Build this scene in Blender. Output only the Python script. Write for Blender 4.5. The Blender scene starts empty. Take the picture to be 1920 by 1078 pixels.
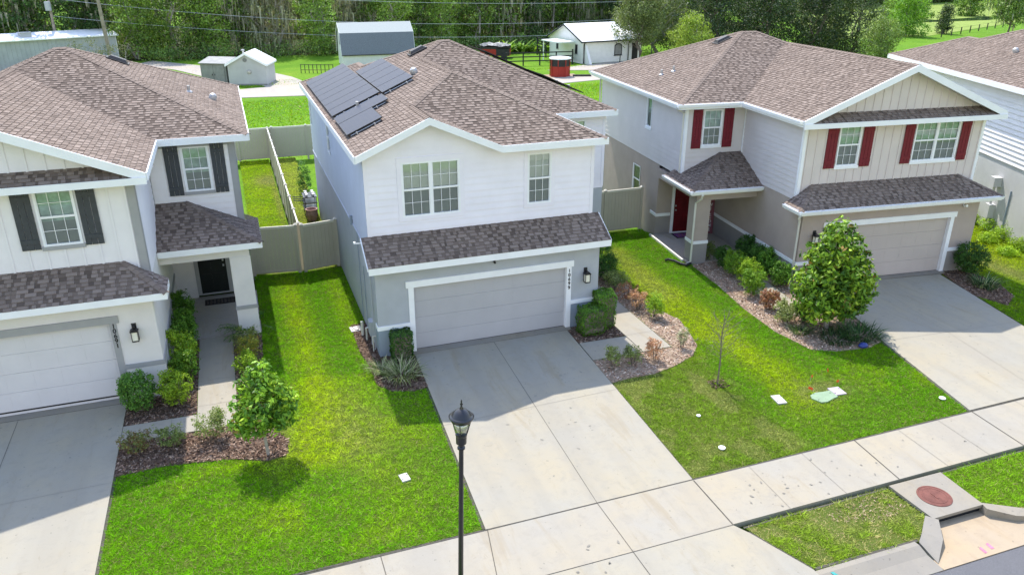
import bpy, bmesh, math, random
import numpy as np
from mathutils import Vector, Matrix
from mathutils.geometry import tessellate_polygon
random.seed(7)
S = bpy.context.scene
COL = S.collection
R = math.radians

# ------------------------------------------------------------------ camera, world, sun
cd = bpy.data.cameras.new('camera'); cam = bpy.data.objects.new('camera', cd); COL.objects.link(cam)
CAMLOC = Vector((-4.3269, -20.7993, 10.8588))
YAW, PITCH = R(19.6405), R(22.7753)
fwd = Vector((math.sin(YAW)*math.cos(PITCH), math.cos(YAW)*math.cos(PITCH), -math.sin(PITCH)))
rgt = Vector((math.cos(YAW), -math.sin(YAW), 0)); upv = rgt.cross(fwd)
cam.matrix_world = Matrix((( rgt.x, upv.x, -fwd.x, CAMLOC.x), (rgt.y, upv.y, -fwd.y, CAMLOC.y), (rgt.z, upv.z, -fwd.z, CAMLOC.z), (0, 0, 0, 1)))
cd.sensor_width = 36; cd.lens = 1460/1920*36; cd.clip_end = 3000; cd.clip_start = .1
S.camera = cam
w = bpy.data.worlds.new('World'); S.world = w; w.use_nodes = True
nt = w.node_tree; bg = nt.nodes['Background']
sky = nt.nodes.new('ShaderNodeTexSky'); sky.sky_type = 'NISHITA'; sky.sun_disc = False
sky.sun_elevation = R(56); sky.sun_rotation = R(0); sky.air_density = 1.9; sky.dust_density = .6; sky.ozone_density = .6
tint = nt.nodes.new('ShaderNodeMix'); tint.data_type = 'RGBA'; tint.blend_type = 'MULTIPLY'; tint.inputs[0].default_value = 1; tint.inputs[7].default_value = (1.045, .97, 1.05, 1)
nt.links.new(sky.outputs[0], tint.inputs[6]); nt.links.new(tint.outputs[2], bg.inputs[0]); bg.inputs[1].default_value = 0.15
sd = bpy.data.lights.new('sun', 'SUN'); sun = bpy.data.objects.new('sun', sd); COL.objects.link(sun)
sd.energy = 3.1; sd.angle = R(.5); sd.color = (1, .94, .84)
sun.rotation_euler = (R(-34), 0, R(.6)); sun.location = (0, 30, 40)
S.view_settings.view_transform = 'Standard'; S.view_settings.look = 'None'
S.view_settings.exposure = 1.18; S.view_settings.gamma = 1
S.cycles.max_bounces = 6; S.cycles.diffuse_bounces = 3; S.cycles.transparent_max_bounces = 12

# ------------------------------------------------------------------ materials
MATS = {}
def lin(c):
    return tuple((x/255/12.92 if x/255 <= .04045 else ((x/255+.055)/1.055)**2.4) for x in c)
class NB:
    def __init__(s, name, rough=.8, spec=.3):
        s.m = bpy.data.materials.new(name); s.m.use_nodes = True; s.t = s.m.node_tree; s.n = s.t.nodes
        s.p = s.n['Principled BSDF']; s.p.inputs['Roughness'].default_value = rough
        s.p.inputs['Specular IOR Level'].default_value = spec; MATS[name] = s.m
    def new(s, t, **k):
        x = s.n.new(t)
        for a, b in k.items(): setattr(x, a, b)
        return x
    def link(s, a, b): s.t.links.new(a, b)
    def coord(s, scale=(1, 1, 1), kind='Object'):
        tc = s.new('ShaderNodeTexCoord'); mp = s.new('ShaderNodeMapping'); mp.inputs['Scale'].default_value = scale
        s.link(tc.outputs[kind], mp.inputs[0]); return mp.outputs[0]
    def noise(s, scale, detail=4, rough=.6, vec=None, dist=0):
        x = s.new('ShaderNodeTexNoise'); x.inputs['Scale'].default_value = scale; x.inputs['Detail'].default_value = detail
        x.inputs['Roughness'].default_value = rough; x.inputs['Distortion'].default_value = dist
        if vec is not None: s.link(vec, x.inputs['Vector'])
        return x.outputs['Fac']
    def ramp(s, fac, stops):
        x = s.new('ShaderNodeValToRGB'); e = x.color_ramp.elements
        while len(e) < len(stops): e.new(.5)
        for i, (p, c) in enumerate(stops):
            e[i].position = p; e[i].color = (*c, 1) if len(c) == 3 else c
        s.link(fac, x.inputs[0]); return x.outputs[0]
    def mix(s, fac, a, b, mode='MIX'):
        x = s.new('ShaderNodeMix', data_type='RGBA', blend_type=mode)
        for i, v in ((0, fac), (6, a), (7, b)):
            if hasattr(v, 'links') or hasattr(v, 'is_linked'): s.link(v, x.inputs[i])
            elif i == 0: x.inputs[0].default_value = v
            else: x.inputs[i].default_value = (*v, 1)
        return x.outputs[2]
    def bump(s, h, strength=.3, dist=.01):
        x = s.new('ShaderNodeBump'); x.inputs['Strength'].default_value = strength; x.inputs['Distance'].default_value = dist
        s.link(h, x.inputs['Height']); s.link(x.outputs[0], s.p.inputs['Normal'])
    def base(s, c):
        if isinstance(c, tuple): s.p.inputs['Base Color'].default_value = (*c, 1)
        else: s.link(c, s.p.inputs['Base Color'])

def paint(name, c, rough=.6, var=.06, scale=2.5, bump=0, bscale=60, spec=.3, metal=0):
    b = NB(name, rough, spec); v = b.coord()
    n = b.noise(scale, 5, .6, v)
    d = tuple(x*(1-var*1.6) for x in c); l = tuple(min(1, x*(1+var)) for x in c)
    b.base(b.ramp(n, [(.3, d), (.7, l)]))
    b.p.inputs['Metallic'].default_value = metal
    if bump: b.bump(b.noise(bscale, 3, .7, v), bump, .01)
    return b.m
def concrete(name, c, stain=.5, seed=0):
    b = NB(name, .85, .2); v = b.coord()
    mp = b.new('ShaderNodeMapping'); b.link(v, mp.inputs[0]); mp.inputs['Location'].default_value = (seed, seed*.7, 0)
    v = mp.outputs[0]
    n1 = b.noise(.45, 6, .62, v); n2 = b.noise(3.5, 8, .72, v, .4); n3 = b.noise(45, 3, .7, v); n4 = b.noise(1.3, 5, .8, v, 1.5)
    warm = tuple(x*y for x, y in zip(c, (1.03, .98, .86))); cool = tuple(x*y for x, y in zip(c, (.93, .95, .97)))
    col = b.mix(b.ramp(n1, [(.35, (0, 0, 0)), (.65, (1, 1, 1))]), warm, cool)
    col = b.mix(b.ramp(n2, [(.3, (.75, .75, .75)), (.5, (0, 0, 0))]), col, tuple(x*.82 for x in c))
    col = b.mix(b.ramp(n4, [(.62, (0, 0, 0)), (.74, (stain,)*3)]), col, tuple(x*y for x, y in zip(c, (.72, .66, .56))))
    col = b.mix(b.ramp(n3, [(.28, (.35,)*3), (.42, (0, 0, 0))]), col, tuple(x*.6 for x in c))
    mq = b.new('ShaderNodeMapping'); b.link(v, mq.inputs[0]); mq.inputs['Scale'].default_value = (1.6, .28, 1); mq.inputs['Rotation'].default_value = (0, 0, .15)
    n6 = b.noise(1.0, 6, .7, mq.outputs[0], .8); col = b.mix(b.ramp(n6, [(.56, (0, 0, 0)), (.68, (.55,)*3)]), col, tuple(x*y for x, y in zip(c, (.82, .74, .60))))
    mt_ = b.new('ShaderNodeMapping'); b.link(v, mt_.inputs[0]); mt_.inputs['Scale'].default_value = (1.3, .07, 1)
    n7 = b.noise(1.0, 3, .55, mt_.outputs[0]); col = b.mix(b.ramp(n7, [(.5, (0, 0, 0)), (.66, (.4,)*3)]), col, tuple(x*.80 for x in c))
    n5 = b.noise(9, 2, .5, v); col = b.mix(b.ramp(n5, [(.70, (0, 0, 0)), (.74, (.55,)*3)]), col, tuple(x*.45 for x in c))
    b.base(col); b.bump(n3, .15, .004)
    return b.m

def shingle_mat(name, dark, mid, light):
    b = NB(name, .95, .1)
    a = b.new('ShaderNodeAttribute', attribute_name='tone'); v = b.coord()
    col = b.ramp(a.outputs['Fac'], [(0, dark), (.5, mid), (1, light)])
    g = b.noise(160, 2, .8, v); col = b.mix(.45, col, b.ramp(g, [(.3, (.25,)*3), (.7, (1.0,)*3)]), 'MULTIPLY')
    st = b.noise(.8, 4, .6, v); col = b.mix(.5, col, b.ramp(st, [(.3, (.8, .8, .8)), (.7, (1, .98, .96))]), 'MULTIPLY')
    b.base(col); b.bump(g, .4, .004); return b.m
shingle_mat('shingles', (.115, .089, .075), (.238, .188, .158), (.345, .280, .240))
shingle_mat('ridge_shingles', (.21, .165, .138), (.26, .207, .175), (.32, .26, .222))

def siding_paint(name, c, rough=.55): return paint(name, c, rough, .035, 1.4, .06, 40)  # plain siding colour with faint mottling and bump
siding_paint('siding_white', (.80, .77, .85)); siding_paint('siding_grey', (.62, .58, .58)); siding_paint('siding_side_shade', (.52, .56, .68))  # bluish shade on the white house's side walls is put into their colour
siding_paint('siding_bright', (.78, .76, .78)); siding_paint('board_white', (.77, .745, .77)); siding_paint('board_beige', (.62, .555, .53))
paint('trim_white', (.82, .83, .86), .5, .03); paint('trim_cream', (.78, .75, .68), .6, .03); paint('trim_grey', (.33, .33, .34), .6, .04)
paint('stucco_main', (.40, .42, .46), .9, .05, 1.5, .5, 90); paint('stucco_base', (.27, .32, .39), .9, .05, 1.5, .5, 90)
paint('stucco_offwhite', (.70, .67, .67), .9, .04, 1.5, .5, 90); paint('stucco_taupe', (.40, .335, .30), .9, .05, 1.5, .5, 90)
paint('stucco_taupe_base', (.29, .27, .26), .9, .05, 1.5, .5, 90); paint('stucco_light', (.52, .52, .52), .9, .06, 1.0, .6, 60)
paint('door_grey', (.43, .425, .445), .5, .03, 1.2); paint('door_offwhite', (.64, .62, .64), .5, .03, 1.2); paint('door_taupe', (.48, .42, .39), .5, .03, 1.2)
paint('black_door', (.012, .016, .017), .35, .2); paint('red_door', (.13, .008, .012), .35, .2)
paint('shutter_black', (.055, .06, .068), .6, .1, 8); paint('shutter_red', (.16, .012, .022), .6, .1, 8)
paint('black_metal', (.018, .018, .022), .3, .15, 8, spec=.6); paint('black_plastic', (.025, .025, .028), .5, .2)
paint('vinyl_tan', (.46, .42, .35), .45, .04, 1.2); paint('vinyl_cap', (.66, .63, .55), .4, .03)
paint('vent_metal', (.45, .44, .43), .4, .1, 10, spec=.5, metal=.3); paint('galvanised', (.55, .57, .6), .35, .1, 6, metal=.6)
paint('metal_roof_white', (.86, .87, .88), .4, .04, 1.0); paint('metal_wall_grey', (.40, .42, .45), .5, .08, .8)
paint('shed_grey', (.24, .245, .24), .7, .15, 2.0); paint('shed_white', (.46, .47, .47), .6, .06, 1.0)
paint('barn_shingle', (.17, .19, .22), .9, .35, 30); paint('barn_shingle_top', (.36, .39, .38), .9, .12, 20)
paint('barn_wall', (.66, .67, .66), .7, .05); paint('house_white', (.72, .73, .72), .7, .04)
paint('kiosk_red', (.34, .03, .02), .6, .1); paint('tarp', (.30, .30, .29), .8, .5, 3); paint('dark_wood', (.06, .055, .05), .9, .2, 5)
paint('wood_pole', (.30, .26, .21), .9, .2, 3, .4, 30); paint('fence_black', (.02, .022, .024), .6, .2)
paint('manhole_iron', (.16, .062, .048), .8, .2, 5, .5, 60); paint('dark_void', (.02, .021, .024), 1, .1)
paint('cover_green', (.22, .31, .20), .6, .08, 4); paint('cover_lilac', (.42, .36, .42), .6, .06, 4); paint('cover_white', (.48, .46, .46), .6, .06, 6)
paint('cap_white', (.8, .8, .8), .4, .03); paint('flag_orange', (.75, .09, .02), .6, .05); paint('blue_plastic', (.03, .05, .22), .2, .1)
paint('mat_purple', (.20, .07, .22), .95, .3, 20); paint('mat_black', (.02, .017, .02), .95, .2, 30); paint('mat_pattern', (.10, .085, .07), .95, .8, 22)
paint('sign_pink', (.24, .08, .10), .7, .15, 6); paint('letter_white', (.75, .72, .72), .7, .03); paint('digit_black', (.015, .015, .018), .5, .05)
paint('gutter_cream', (.62, .60, .54), .45, .03); paint('copper_pipe', (.20, .13, .09), .5, .2); paint('pot_pink', (.35, .22, .20), .8, .2, 8)
paint('spray_teal', (.06, .32, .30), .9, .2, 20); paint('spray_pink', (.42, .17, .24), .9, .25, 20)
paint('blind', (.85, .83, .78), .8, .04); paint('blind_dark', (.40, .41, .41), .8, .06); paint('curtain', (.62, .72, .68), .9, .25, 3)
paint('bark', (.18, .15, .12), .95, .25, 6, .6, 30); paint('bark_pale', (.34, .31, .28), .95, .2, 6, .5, 30); paint('joint_dark', (.085, .078, .065), 1, .2, 10)
paint('stain', (.225, .21, .18), 1, .15, 30); paint('joint_soft', (.25, .225, .19), 1, .1, 10); paint('light_lens', (.75, .73, .62), .3, .05)
concrete('concrete_drive', (.315, .293, .246), .8, 0); concrete('concrete_walk', (.32, .294, .248), .75, 4.3)
concrete('concrete_curb', (.26, .24, .21), .7, 9.1); concrete('concrete_gutter', (.36, .29, .21), .7, 13); concrete('concrete_back', (.36, .33, .30), .4, 20)
# asphalt
b = NB('asphalt', .9, .2); v = b.coord(); n = b.noise(120, 3, .8, v)
b.base(b.mix(b.noise(1.2, 4, .6, v), b.ramp(n, [(.3, (.05, .05, .055)), (.7, (.15, .15, .16))]), b.ramp(n, [(.3, (.07, .07, .075)), (.7, (.19, .19, .2))]))); b.bump(n, .5, .006)
# solar cell
b = NB('solar_cell', .45, .10); v = b.coord((1, 1, 1), 'UV')
br = b.new('ShaderNodeTexBrick'); br.offset = 0; br.inputs['Scale'].default_value = 1; br.inputs['Mortar Size'].default_value = .006
br.inputs['Brick Width'].default_value = .158; br.inputs['Row Height'].default_value = .158
br.inputs['Color1'].default_value = (.035, .042, .065, 1); br.inputs['Color2'].default_value = (.042, .046, .07, 1); br.inputs['Mortar'].default_value = (.05, .055, .07, 1)
b.link(v, br.inputs[0]); b.base(br.outputs[0])
# glass panes
def glass(name, tint, refl=.0):
    b = NB(name); b.n.remove(b.p)
    out = b.n['Material Output']; gl = b.new('ShaderNodeBsdfGlossy'); tr = b.new('ShaderNodeBsdfTransparent'); fr = b.new('ShaderNodeFresnel')
    gl.inputs['Roughness'].default_value = .03; gl.inputs['Color'].default_value = (.9, .95, .95, 1)
    tr.inputs[0].default_value = (*tint, 1); fr.inputs[0].default_value = 1.6
    ma = b.new('ShaderNodeMath', operation='ADD'); ma.inputs[1].default_value = refl; b.link(fr.outputs[0], ma.inputs[0])
    mx = b.new('ShaderNodeMixShader'); b.link(ma.outputs[0], mx.inputs[0]); b.link(tr.outputs[0], mx.inputs[1]); b.link(gl.outputs[0], mx.inputs[2])
    b.link(mx.outputs[0], out.inputs[0]); return b.m
glass('window_glass', (.85, .92, .90), .06); glass('lamp_glass', (.85, .87, .85), .15)
# foliage and grass: colour attribute 'col' per leaf
def veg(name, trans, rough, spec, tint=(1.25, 1.25, .6)):
    b = NB(name, rough, spec); out = b.n['Material Output']
    a = b.new('ShaderNodeAttribute', attribute_name='col'); oi = b.new('ShaderNodeObjectInfo')
    mr = b.new('ShaderNodeMapRange'); mr.inputs[3].default_value = .8; mr.inputs[4].default_value = 1.2; b.link(oi.outputs['Random'], mr.inputs[0])
    vm = b.new('ShaderNodeVectorMath', operation='SCALE'); b.link(a.outputs['Color'], vm.inputs[0]); b.link(mr.outputs[0], vm.inputs['Scale'])
    b.link(vm.outputs[0], b.p.inputs['Base Color'])
    t = b.new('ShaderNodeBsdfTranslucent'); v2 = b.new('ShaderNodeVectorMath', operation='MULTIPLY'); v2.inputs[1].default_value = tint
    b.link(vm.outputs[0], v2.inputs[0]); b.link(v2.outputs[0], t.inputs[0])
    mx = b.new('ShaderNodeMixShader'); mx.inputs[0].default_value = trans
    b.link(b.p.outputs[0], mx.inputs[1]); b.link(t.outputs[0], mx.inputs[2]); b.link(mx.outputs[0], out.inputs[0])
veg('leaf', .30, .50, .22); veg('leaf_glossy', .16, .5, .22); veg('grass_blade', .30, .7, .08, (1.2, 1.15, .4)); veg('chips', 0, .95, .05)
def ground_mat(name, stops, scale=.6, s2=14):
    b = NB(name, .95, .05); v = b.coord(); n = b.noise(scale, 8, .72, v, .5); n2 = b.noise(s2, 4, .8, v)
    c = b.ramp(n, stops); c = b.mix(.75, c, b.ramp(n2, [(.25, (.45, .45, .45)), (.75, (1.25, 1.25, 1.2))]), 'MULTIPLY'); b.base(c); b.bump(n2, .8, .04)
ground_mat('turf_soil', [(.3, (.07, .11, .02)), (.6, (.12, .16, .03)), (.8, (.22, .19, .08))], .8, 30)
ground_mat('field_grass', [(.3, (.075, .18, .015)), (.55, (.12, .24, .02)), (.72, (.19, .28, .03)), (.85, (.26, .25, .09))], .12, 6)
ground_mat('pale_field', [(.3, (.16, .24, .05)), (.6, (.26, .33, .09)), (.8, (.14, .20, .06))], .1, 2)
ground_mat('mulch', [(.3, (.10, .065, .05)), (.6, (.19, .135, .105)), (.8, (.28, .21, .17))], 2.5, 40)
ground_mat('sandy_soil', [(.3, (.26, .19, .135)), (.6, (.40, .31, .235)), (.8, (.44, .36, .28))], 2.5, 40)
ground_mat('forest_floor', [(.3, (.03, .035, .015)), (.6, (.05, .06, .02)), (.8, (.08, .09, .03))], .3, 5)
b = NB('pond', .05, .8); b.base((.02, .04, .025))

# ------------------------------------------------------------------ object helpers
def tag(o, label=None, cat=None, group=None, kind=None):
    if label: o['label'] = label
    if cat: o['category'] = cat
    if group: o['group'] = group
    if kind: o['kind'] = kind
    return o
def empty(name, loc=(0, 0, 0), rz=0, label=None, cat=None, group=None):
    o = bpy.data.objects.new(name, None); COL.objects.link(o); o.location = loc; o.rotation_euler = (0, 0, rz); o.empty_display_size = .2
    return tag(o, label, cat, group)
def copy_tree(o, parent=None):
    c = o.copy(); COL.objects.link(c); c.parent = parent
    for ch in list(o.children): copy_tree(ch, c)
    return c
V3 = Vector
class MB:
    """collects polygons; build() links them as one mesh object"""
    def __init__(s, flip=False): s.v = []; s.f = []; s.mi = []; s.tone = []; s.flip = flip; s.uv = {}; s.marks = []
    def poly(s, pts, n=None, mi=0, tone=.5, uv=None):
        pts = [V3(p) for p in pts]
        if n is not None:
            nn = V3((0, 0, 0))
            for i in range(1, len(pts)-1): nn += (pts[i]-pts[0]).cross(pts[i+1]-pts[0])
            if nn.dot(V3(n)) < 0:
                pts.reverse()
                if uv: uv = uv[::-1]
        i = len(s.v); s.v += [tuple(p) for p in pts]; s.f.append(list(range(i, i+len(pts)))); s.mi.append(mi); s.tone.append(tone)
        if uv: s.uv[len(s.f)-1] = uv
        return s
    def hexa(s, p, mi=0, tone=.5):      # p: 8 points bottom 4 (ccw) top 4
        s.marks.append(len(s.f)); c = sum((V3(q) for q in p), V3())/8
        for q in ((0, 1, 2, 3), (4, 5, 6, 7), (0, 1, 5, 4), (1, 2, 6, 5), (2, 3, 7, 6), (3, 0, 4, 7)):
            pts = [V3(p[k]) for k in q]; m = sum(pts, V3())/4; s.poly(pts, m-c, mi, tone)
        return s
    def box(s, a, b, mi=0, tone=.5):
        x0, y0, z0 = a; x1, y1, z1 = b
        return s.hexa([(x0, y0, z0), (x1, y0, z0), (x1, y1, z0), (x0, y1, z0), (x0, y0, z1), (x1, y0, z1), (x1, y1, z1), (x0, y1, z1)], mi, tone)
    def obox(s, O, U, N, u0, u1, z0, z1, n0, n1, mi=0, tone=.5):   # box in a wall frame
        O, U, N = V3(O), V3(U), V3(N); Z = V3((0, 0, 1)); P = lambda u, n, z: O+U*u+N*n+Z*z
        return s.hexa([P(u0, n0, z0), P(u1, n0, z0), P(u1, n1, z0), P(u0, n1, z0), P(u0, n0, z1), P(u1, n0, z1), P(u1, n1, z1), P(u0, n1, z1)], mi, tone)
    def prism(s, poly, z0, z1, mi=0, mi_side=None):
        n = len(poly); mi_side = mi if mi_side is None else mi_side
        zt = (lambda p: z1) if not callable(z1) else z1
        s.poly([(x, y, zt((x, y))) for x, y in poly], (0, 0, 1), mi)
        cx = sum(p[0] for p in poly)/n; cy = sum(p[1] for p in poly)/n; ar = sum(poly[i][0]*poly[(i+1) % n][1]-poly[(i+1) % n][0]*poly[i][1] for i in range(n))
        for i in range(n):
            a, b = poly[i], poly[(i+1) % n]; nx, ny = (b[1]-a[1]), -(b[0]-a[0])
            if ar < 0: nx, ny = -nx, -ny
            s.poly([(a[0], a[1], z0), (b[0], b[1], z0), (b[0], b[1], zt(b)), (a[0], a[1], zt(a))], (nx, ny, 0), mi_side)
        return s
    def tube(s, pts, r, k=8, mi=0, cap=True, tone=.5):
        s.marks.append(len(s.f)); pts = [V3(p) for p in pts]; rs = r if hasattr(r, '__len__') else [r]*len(pts); rings = []
        for i, p in enumerate(pts):
            d = (pts[min(i+1, len(pts)-1)]-pts[max(i-1, 0)]).normalized(); a = d.orthogonal().normalized() if abs(d.z) < .99 else V3((1, 0, 0))
            if abs(d.z) < .99: a = d.cross(V3((0, 0, 1))).normalized()
            bb = d.cross(a).normalized(); i0 = len(s.v)
            s.v += [tuple(p+(a*math.cos(t)+bb*math.sin(t))*rs[i]) for t in [2*math.pi*j/k for j in range(k)]]; rings.append(i0)
        for q in range(len(rings)-1):
            for j in range(k):
                s.f.append([rings[q]+j, rings[q]+(j+1) % k, rings[q+1]+(j+1) % k, rings[q+1]+j]); s.mi.append(mi); s.tone.append(tone)
        if cap:
            s.f.append([rings[0]+j for j in range(k)][::-1]); s.f.append([rings[-1]+j for j in range(k)]); s.mi += [mi, mi]; s.tone += [tone, tone]
        return s
    def lathe(s, prof, c=(0, 0, 0), k=20, mi=0, M=None):
        rings = []
        for r, z in prof:
            i0 = len(s.v)
            for j in range(k):
                p = V3((r*math.cos(2*math.pi*j/k), r*math.sin(2*math.pi*j/k), z))
                if M is not None: p = M @ p
                s.v.append(tuple(p+V3(c)))
            rings.append(i0)
        for q in range(len(rings)-1):
            for j in range(k): s.f.append([rings[q]+j, rings[q]+(j+1) % k, rings[q+1]+(j+1) % k, rings[q+1]+j]); s.mi.append(mi); s.tone.append(.5)
        s.f.append([rings[0]+j for j in range(k)][::-1]); s.f.append([rings[-1]+j for j in range(k)]); s.mi += [mi, mi]; s.tone += [.5, .5]
        return s
    def build(s, name, mats, parent=None, smooth=False, bevel=0, split=False):
        if not s.f: return None
        if split:
            mk = sorted(set(s.marks+[0]))+[len(s.f)]; r = None
            for a, b in zip(mk[:-1], mk[1:]):
                if a == b: continue
                q = MB(s.flip); idx = {}
                for i in range(a, b):
                    f = []
                    for vi in s.f[i]:
                        if vi not in idx: idx[vi] = len(q.v); q.v.append(s.v[vi])
                        f.append(idx[vi])
                    q.f.append(f); q.mi.append(s.mi[i]); q.tone.append(s.tone[i])
                r = q.build(name, mats, parent, smooth, bevel)
            return r
        v = s.v; f = s.f
        if s.flip: v = [(-x, y, z) for x, y, z in v]; f = [q[::-1] for q in f]
        me = bpy.data.meshes.new(name); me.from_pydata(v, [], f)
        for m in ([mats] if isinstance(mats, str) else mats): me.materials.append(MATS[m])
        me.polygons.foreach_set('material_index', s.mi)
        a = me.attributes.new('tone', 'FLOAT', 'FACE'); a.data.foreach_set('value', s.tone)
        if s.uv:
            ul = me.uv_layers.new(name='uv')
            for fi, uv in s.uv.items():
                if s.flip: uv = uv[::-1]
                for li, c in zip(me.polygons[fi].loop_indices, uv): ul.data[li].uv = c
        if smooth: me.polygons.foreach_set('use_smooth', [True]*len(f))
        me.update(); o = bpy.data.objects.new(name, me); COL.objects.link(o)
        if parent: o.parent = parent
        if bevel:
            m = o.modifiers.new('bevel', 'BEVEL'); m.width = bevel; m.segments = 2; m.limit_method = 'ANGLE'
        return o
def struct(o, name=None): o['kind'] = 'structure'; return o

def clip_half(poly, a, b, c):    # keep a*x+b*y<=c ; poly list of (x,y)
    out = []
    for i in range(len(poly)):
        p, q = poly[i], poly[(i+1) % len(poly)]; dp = a*p[0]+b*p[1]-c; dq = a*q[0]+b*q[1]-c
        if dp <= 1e-9: out.append(p)
        if (dp < -1e-9 and dq > 1e-9) or (dp > 1e-9 and dq < -1e-9):
            t = dp/(dp-dq); out.append((p[0]+t*(q[0]-p[0]), p[1]+t*(q[1]-p[1])))
    return out if len(out) > 2 else []
def clip_box(poly, u0, u1, v0, v1):
    for h in ((-1, 0, -u0), (1, 0, u1), (0, -1, -v0), (0, 1, v1)):
        poly = clip_half(poly, *h)
        if not poly: return []
    return poly
def area2(p): return abs(sum(p[i][0]*p[(i+1) % len(p)][1]-p[(i+1) % len(p)][0]*p[i][1] for i in range(len(p))))/2
def clip_convex(poly, tri):
    ar = sum(tri[i][0]*tri[(i+1) % len(tri)][1]-tri[(i+1) % len(tri)][0]*tri[i][1] for i in range(len(tri)))
    if ar < 0: tri = tri[::-1]
    for i in range(len(tri)):
        p, q = tri[i], tri[(i+1) % len(tri)]; a, b = (q[1]-p[1]), -(q[0]-p[0])
        poly = clip_half(poly, a, b, a*p[0]+b*p[1])
        if not poly: return []
    return poly
def tris(poly):
    t = tessellate_polygon([[V3((x, y, 0)) for x, y in poly]])
    return [[poly[i] for i in q] for q in t if area2([poly[i] for i in q]) > 1e-5]

# ---- shingled roof plane -----------------------------------------------------------
H_C = .128
def roof_plane(mb, pts, seed, c=H_C):
    """pts: 3D polygon of a plane; courses run horizontally, real stepped tabs"""
    pts = [V3(p) for p in pts]; n = V3()
    for i in range(1, len(pts)-1): n += (pts[i]-pts[0]).cross(pts[i+1]-pts[0])
    n.normalize()
    if n.z < 0: n = -n
    U = V3((0, 0, 1)).cross(n).normalized(); Vv = n.cross(U).normalized()
    zmin = min(p.z for p in pts); O = next(p for p in pts if p.z == zmin)
    P2 = [((p-O).dot(U), (p-O).dot(Vv)) for p in pts]
    umin, umax = min(p[0] for p in P2), max(p[0] for p in P2); vmax = max(p[1] for p in P2)
    def P(u, v, h): return O+U*u+Vv*v+n*h
    T = tris(P2); rng = random.Random(seed)
    for k in range(int(vmax/c)+1):
        v0, v1 = k*c, (k+1)*c
        strip = [clip_box(t, umin-1, umax+1, v0, v1) for t in T]; strip = [s for s in strip if s]
        if not strip: continue
        a, b = min(p[0] for s in strip for p in s), max(p[0] for s in strip for p in s)
        u = a-rng.random()*.3
        while u < b:
            wd = rng.choice((.09, .12, .15, .19, .25)); gap = rng.choice((.07, .10, .13, .18))
            tn = .5+.42*rng.random(); tg = .05+.40*rng.random()
            for (x0, x1, hb, tone) in ((u, u+wd, .017, tn), (u+wd, u+wd+gap, .007, tg)):
                for s in strip:
                    q = clip_box(s, x0, x1, v0, v1)
                    if not q or area2(q) < 1e-5: continue
                    hh = lambda v: hb*(1-(v-v0)/c)+.004
                    mb.poly([P(x, y, hh(y)) for x, y in q], n, 0, tone)
                    e = [p for p in q if abs(p[1]-v0) < 1e-6]
                    if len(e) >= 2:
                        e0, e1 = min(e), max(e)
                        mb.poly([P(e0[0], v0, -.004), P(e1[0], v0, -.004), P(e1[0], v0, hh(v0)), P(e0[0], v0, hh(v0))], -Vv, 0, tone*.6)
            u += wd+gap
    return n
def ridge_caps(mb, p, q, n1, n2, w=.12, step=.19, lift=.022):
    mb.marks.append(len(mb.f)); p, q = V3(p), V3(q); d = (q-p); L = d.length; d.normalize(); n1, n2 = V3(n1), V3(n2)
    s1 = d.cross(n1).normalized(); s1 = s1 if s1.z < 0 else -s1
    s2 = d.cross(n2).normalized(); s2 = s2 if s2.z < 0 else -s2
    if abs(s1.z) < .02: pass
    k = int(L/step)+1; up = (n1+n2).normalized()
    for i in range(k):
        a = p+d*(i*step); b = p+d*min(L, (i+1)*step+.02)
        h0, h1 = lift+.012, lift; t = .3+.4*random.random()
        A, B = a+up*h0, b+up*h1
        mb.poly([A, B, b+s1*w+n1*(h1-.004), a+s1*w+n1*(h0-.004)], n1, 0, t)
        mb.poly([A, B, b+s2*w+n2*(h1-.004), a+s2*w+n2*(h0-.004)], n2, 0, t)
        mb.poly([A, a+s1*w+n1*(h0-.004), a+s1*w], -d, 0, t*.5); mb.poly([A, a+s2*w+n2*(h0-.004), a+s2*w], -d, 0, t*.5)
def roof(parent, planes, ridges, soffit_mat='trim_white', seed=1, thick=.16, flip=False, valleys=()):
    """planes: list of 3D polygons; makes roof part with stepped shingles and solid deck"""
    mb = MB(flip); ns = []
    for i, p in enumerate(planes): ns.append(roof_plane(mb, p, seed*100+i))
    r = mb.build('roof', 'shingles', parent)
    dk = MB(flip)
    for p, n in zip(planes, ns):
        lo = [V3(q)-V3((0, 0, thick)) for q in p]; T = tessellate_polygon([[V3((q[0], q[1], 0)) for q in p]])
        for t in T:
            a = [lo[i] for i in t]
            if (a[1]-a[0]).cross(a[2]-a[0]).length > 1e-5: dk.poly(a, -n)
            a = [V3(p[i])-V3((0, 0, .012)) for i in t]
            if (a[1]-a[0]).cross(a[2]-a[0]).length > 1e-5: dk.poly(a, n)
    dk.build('soffit', soffit_mat, parent)
    rc = MB(flip)
    for (p, q, i, j) in ridges: ridge_caps(rc, p, q, ns[i], ns[j])
    rc.build('ridge_cap', 'ridge_shingles', r, split=True)
    return r, ns
def board(mb, p, q, h=.19, t=.035, out=(0, -1, 0), dz=.012):
    """fascia or rake board from p to q (top edge points), outward dir out"""
    p, q, o = V3(p), V3(q), V3(out); d = V3((0, 0, h)); e = V3((0, 0, dz))
    mb.hexa([p-d+o*.002, q-d+o*.002, q-d+o*t, p-d+o*t, p+e+o*.002, q+e+o*.002, q+e+o*t, p+e+o*t])

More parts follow.
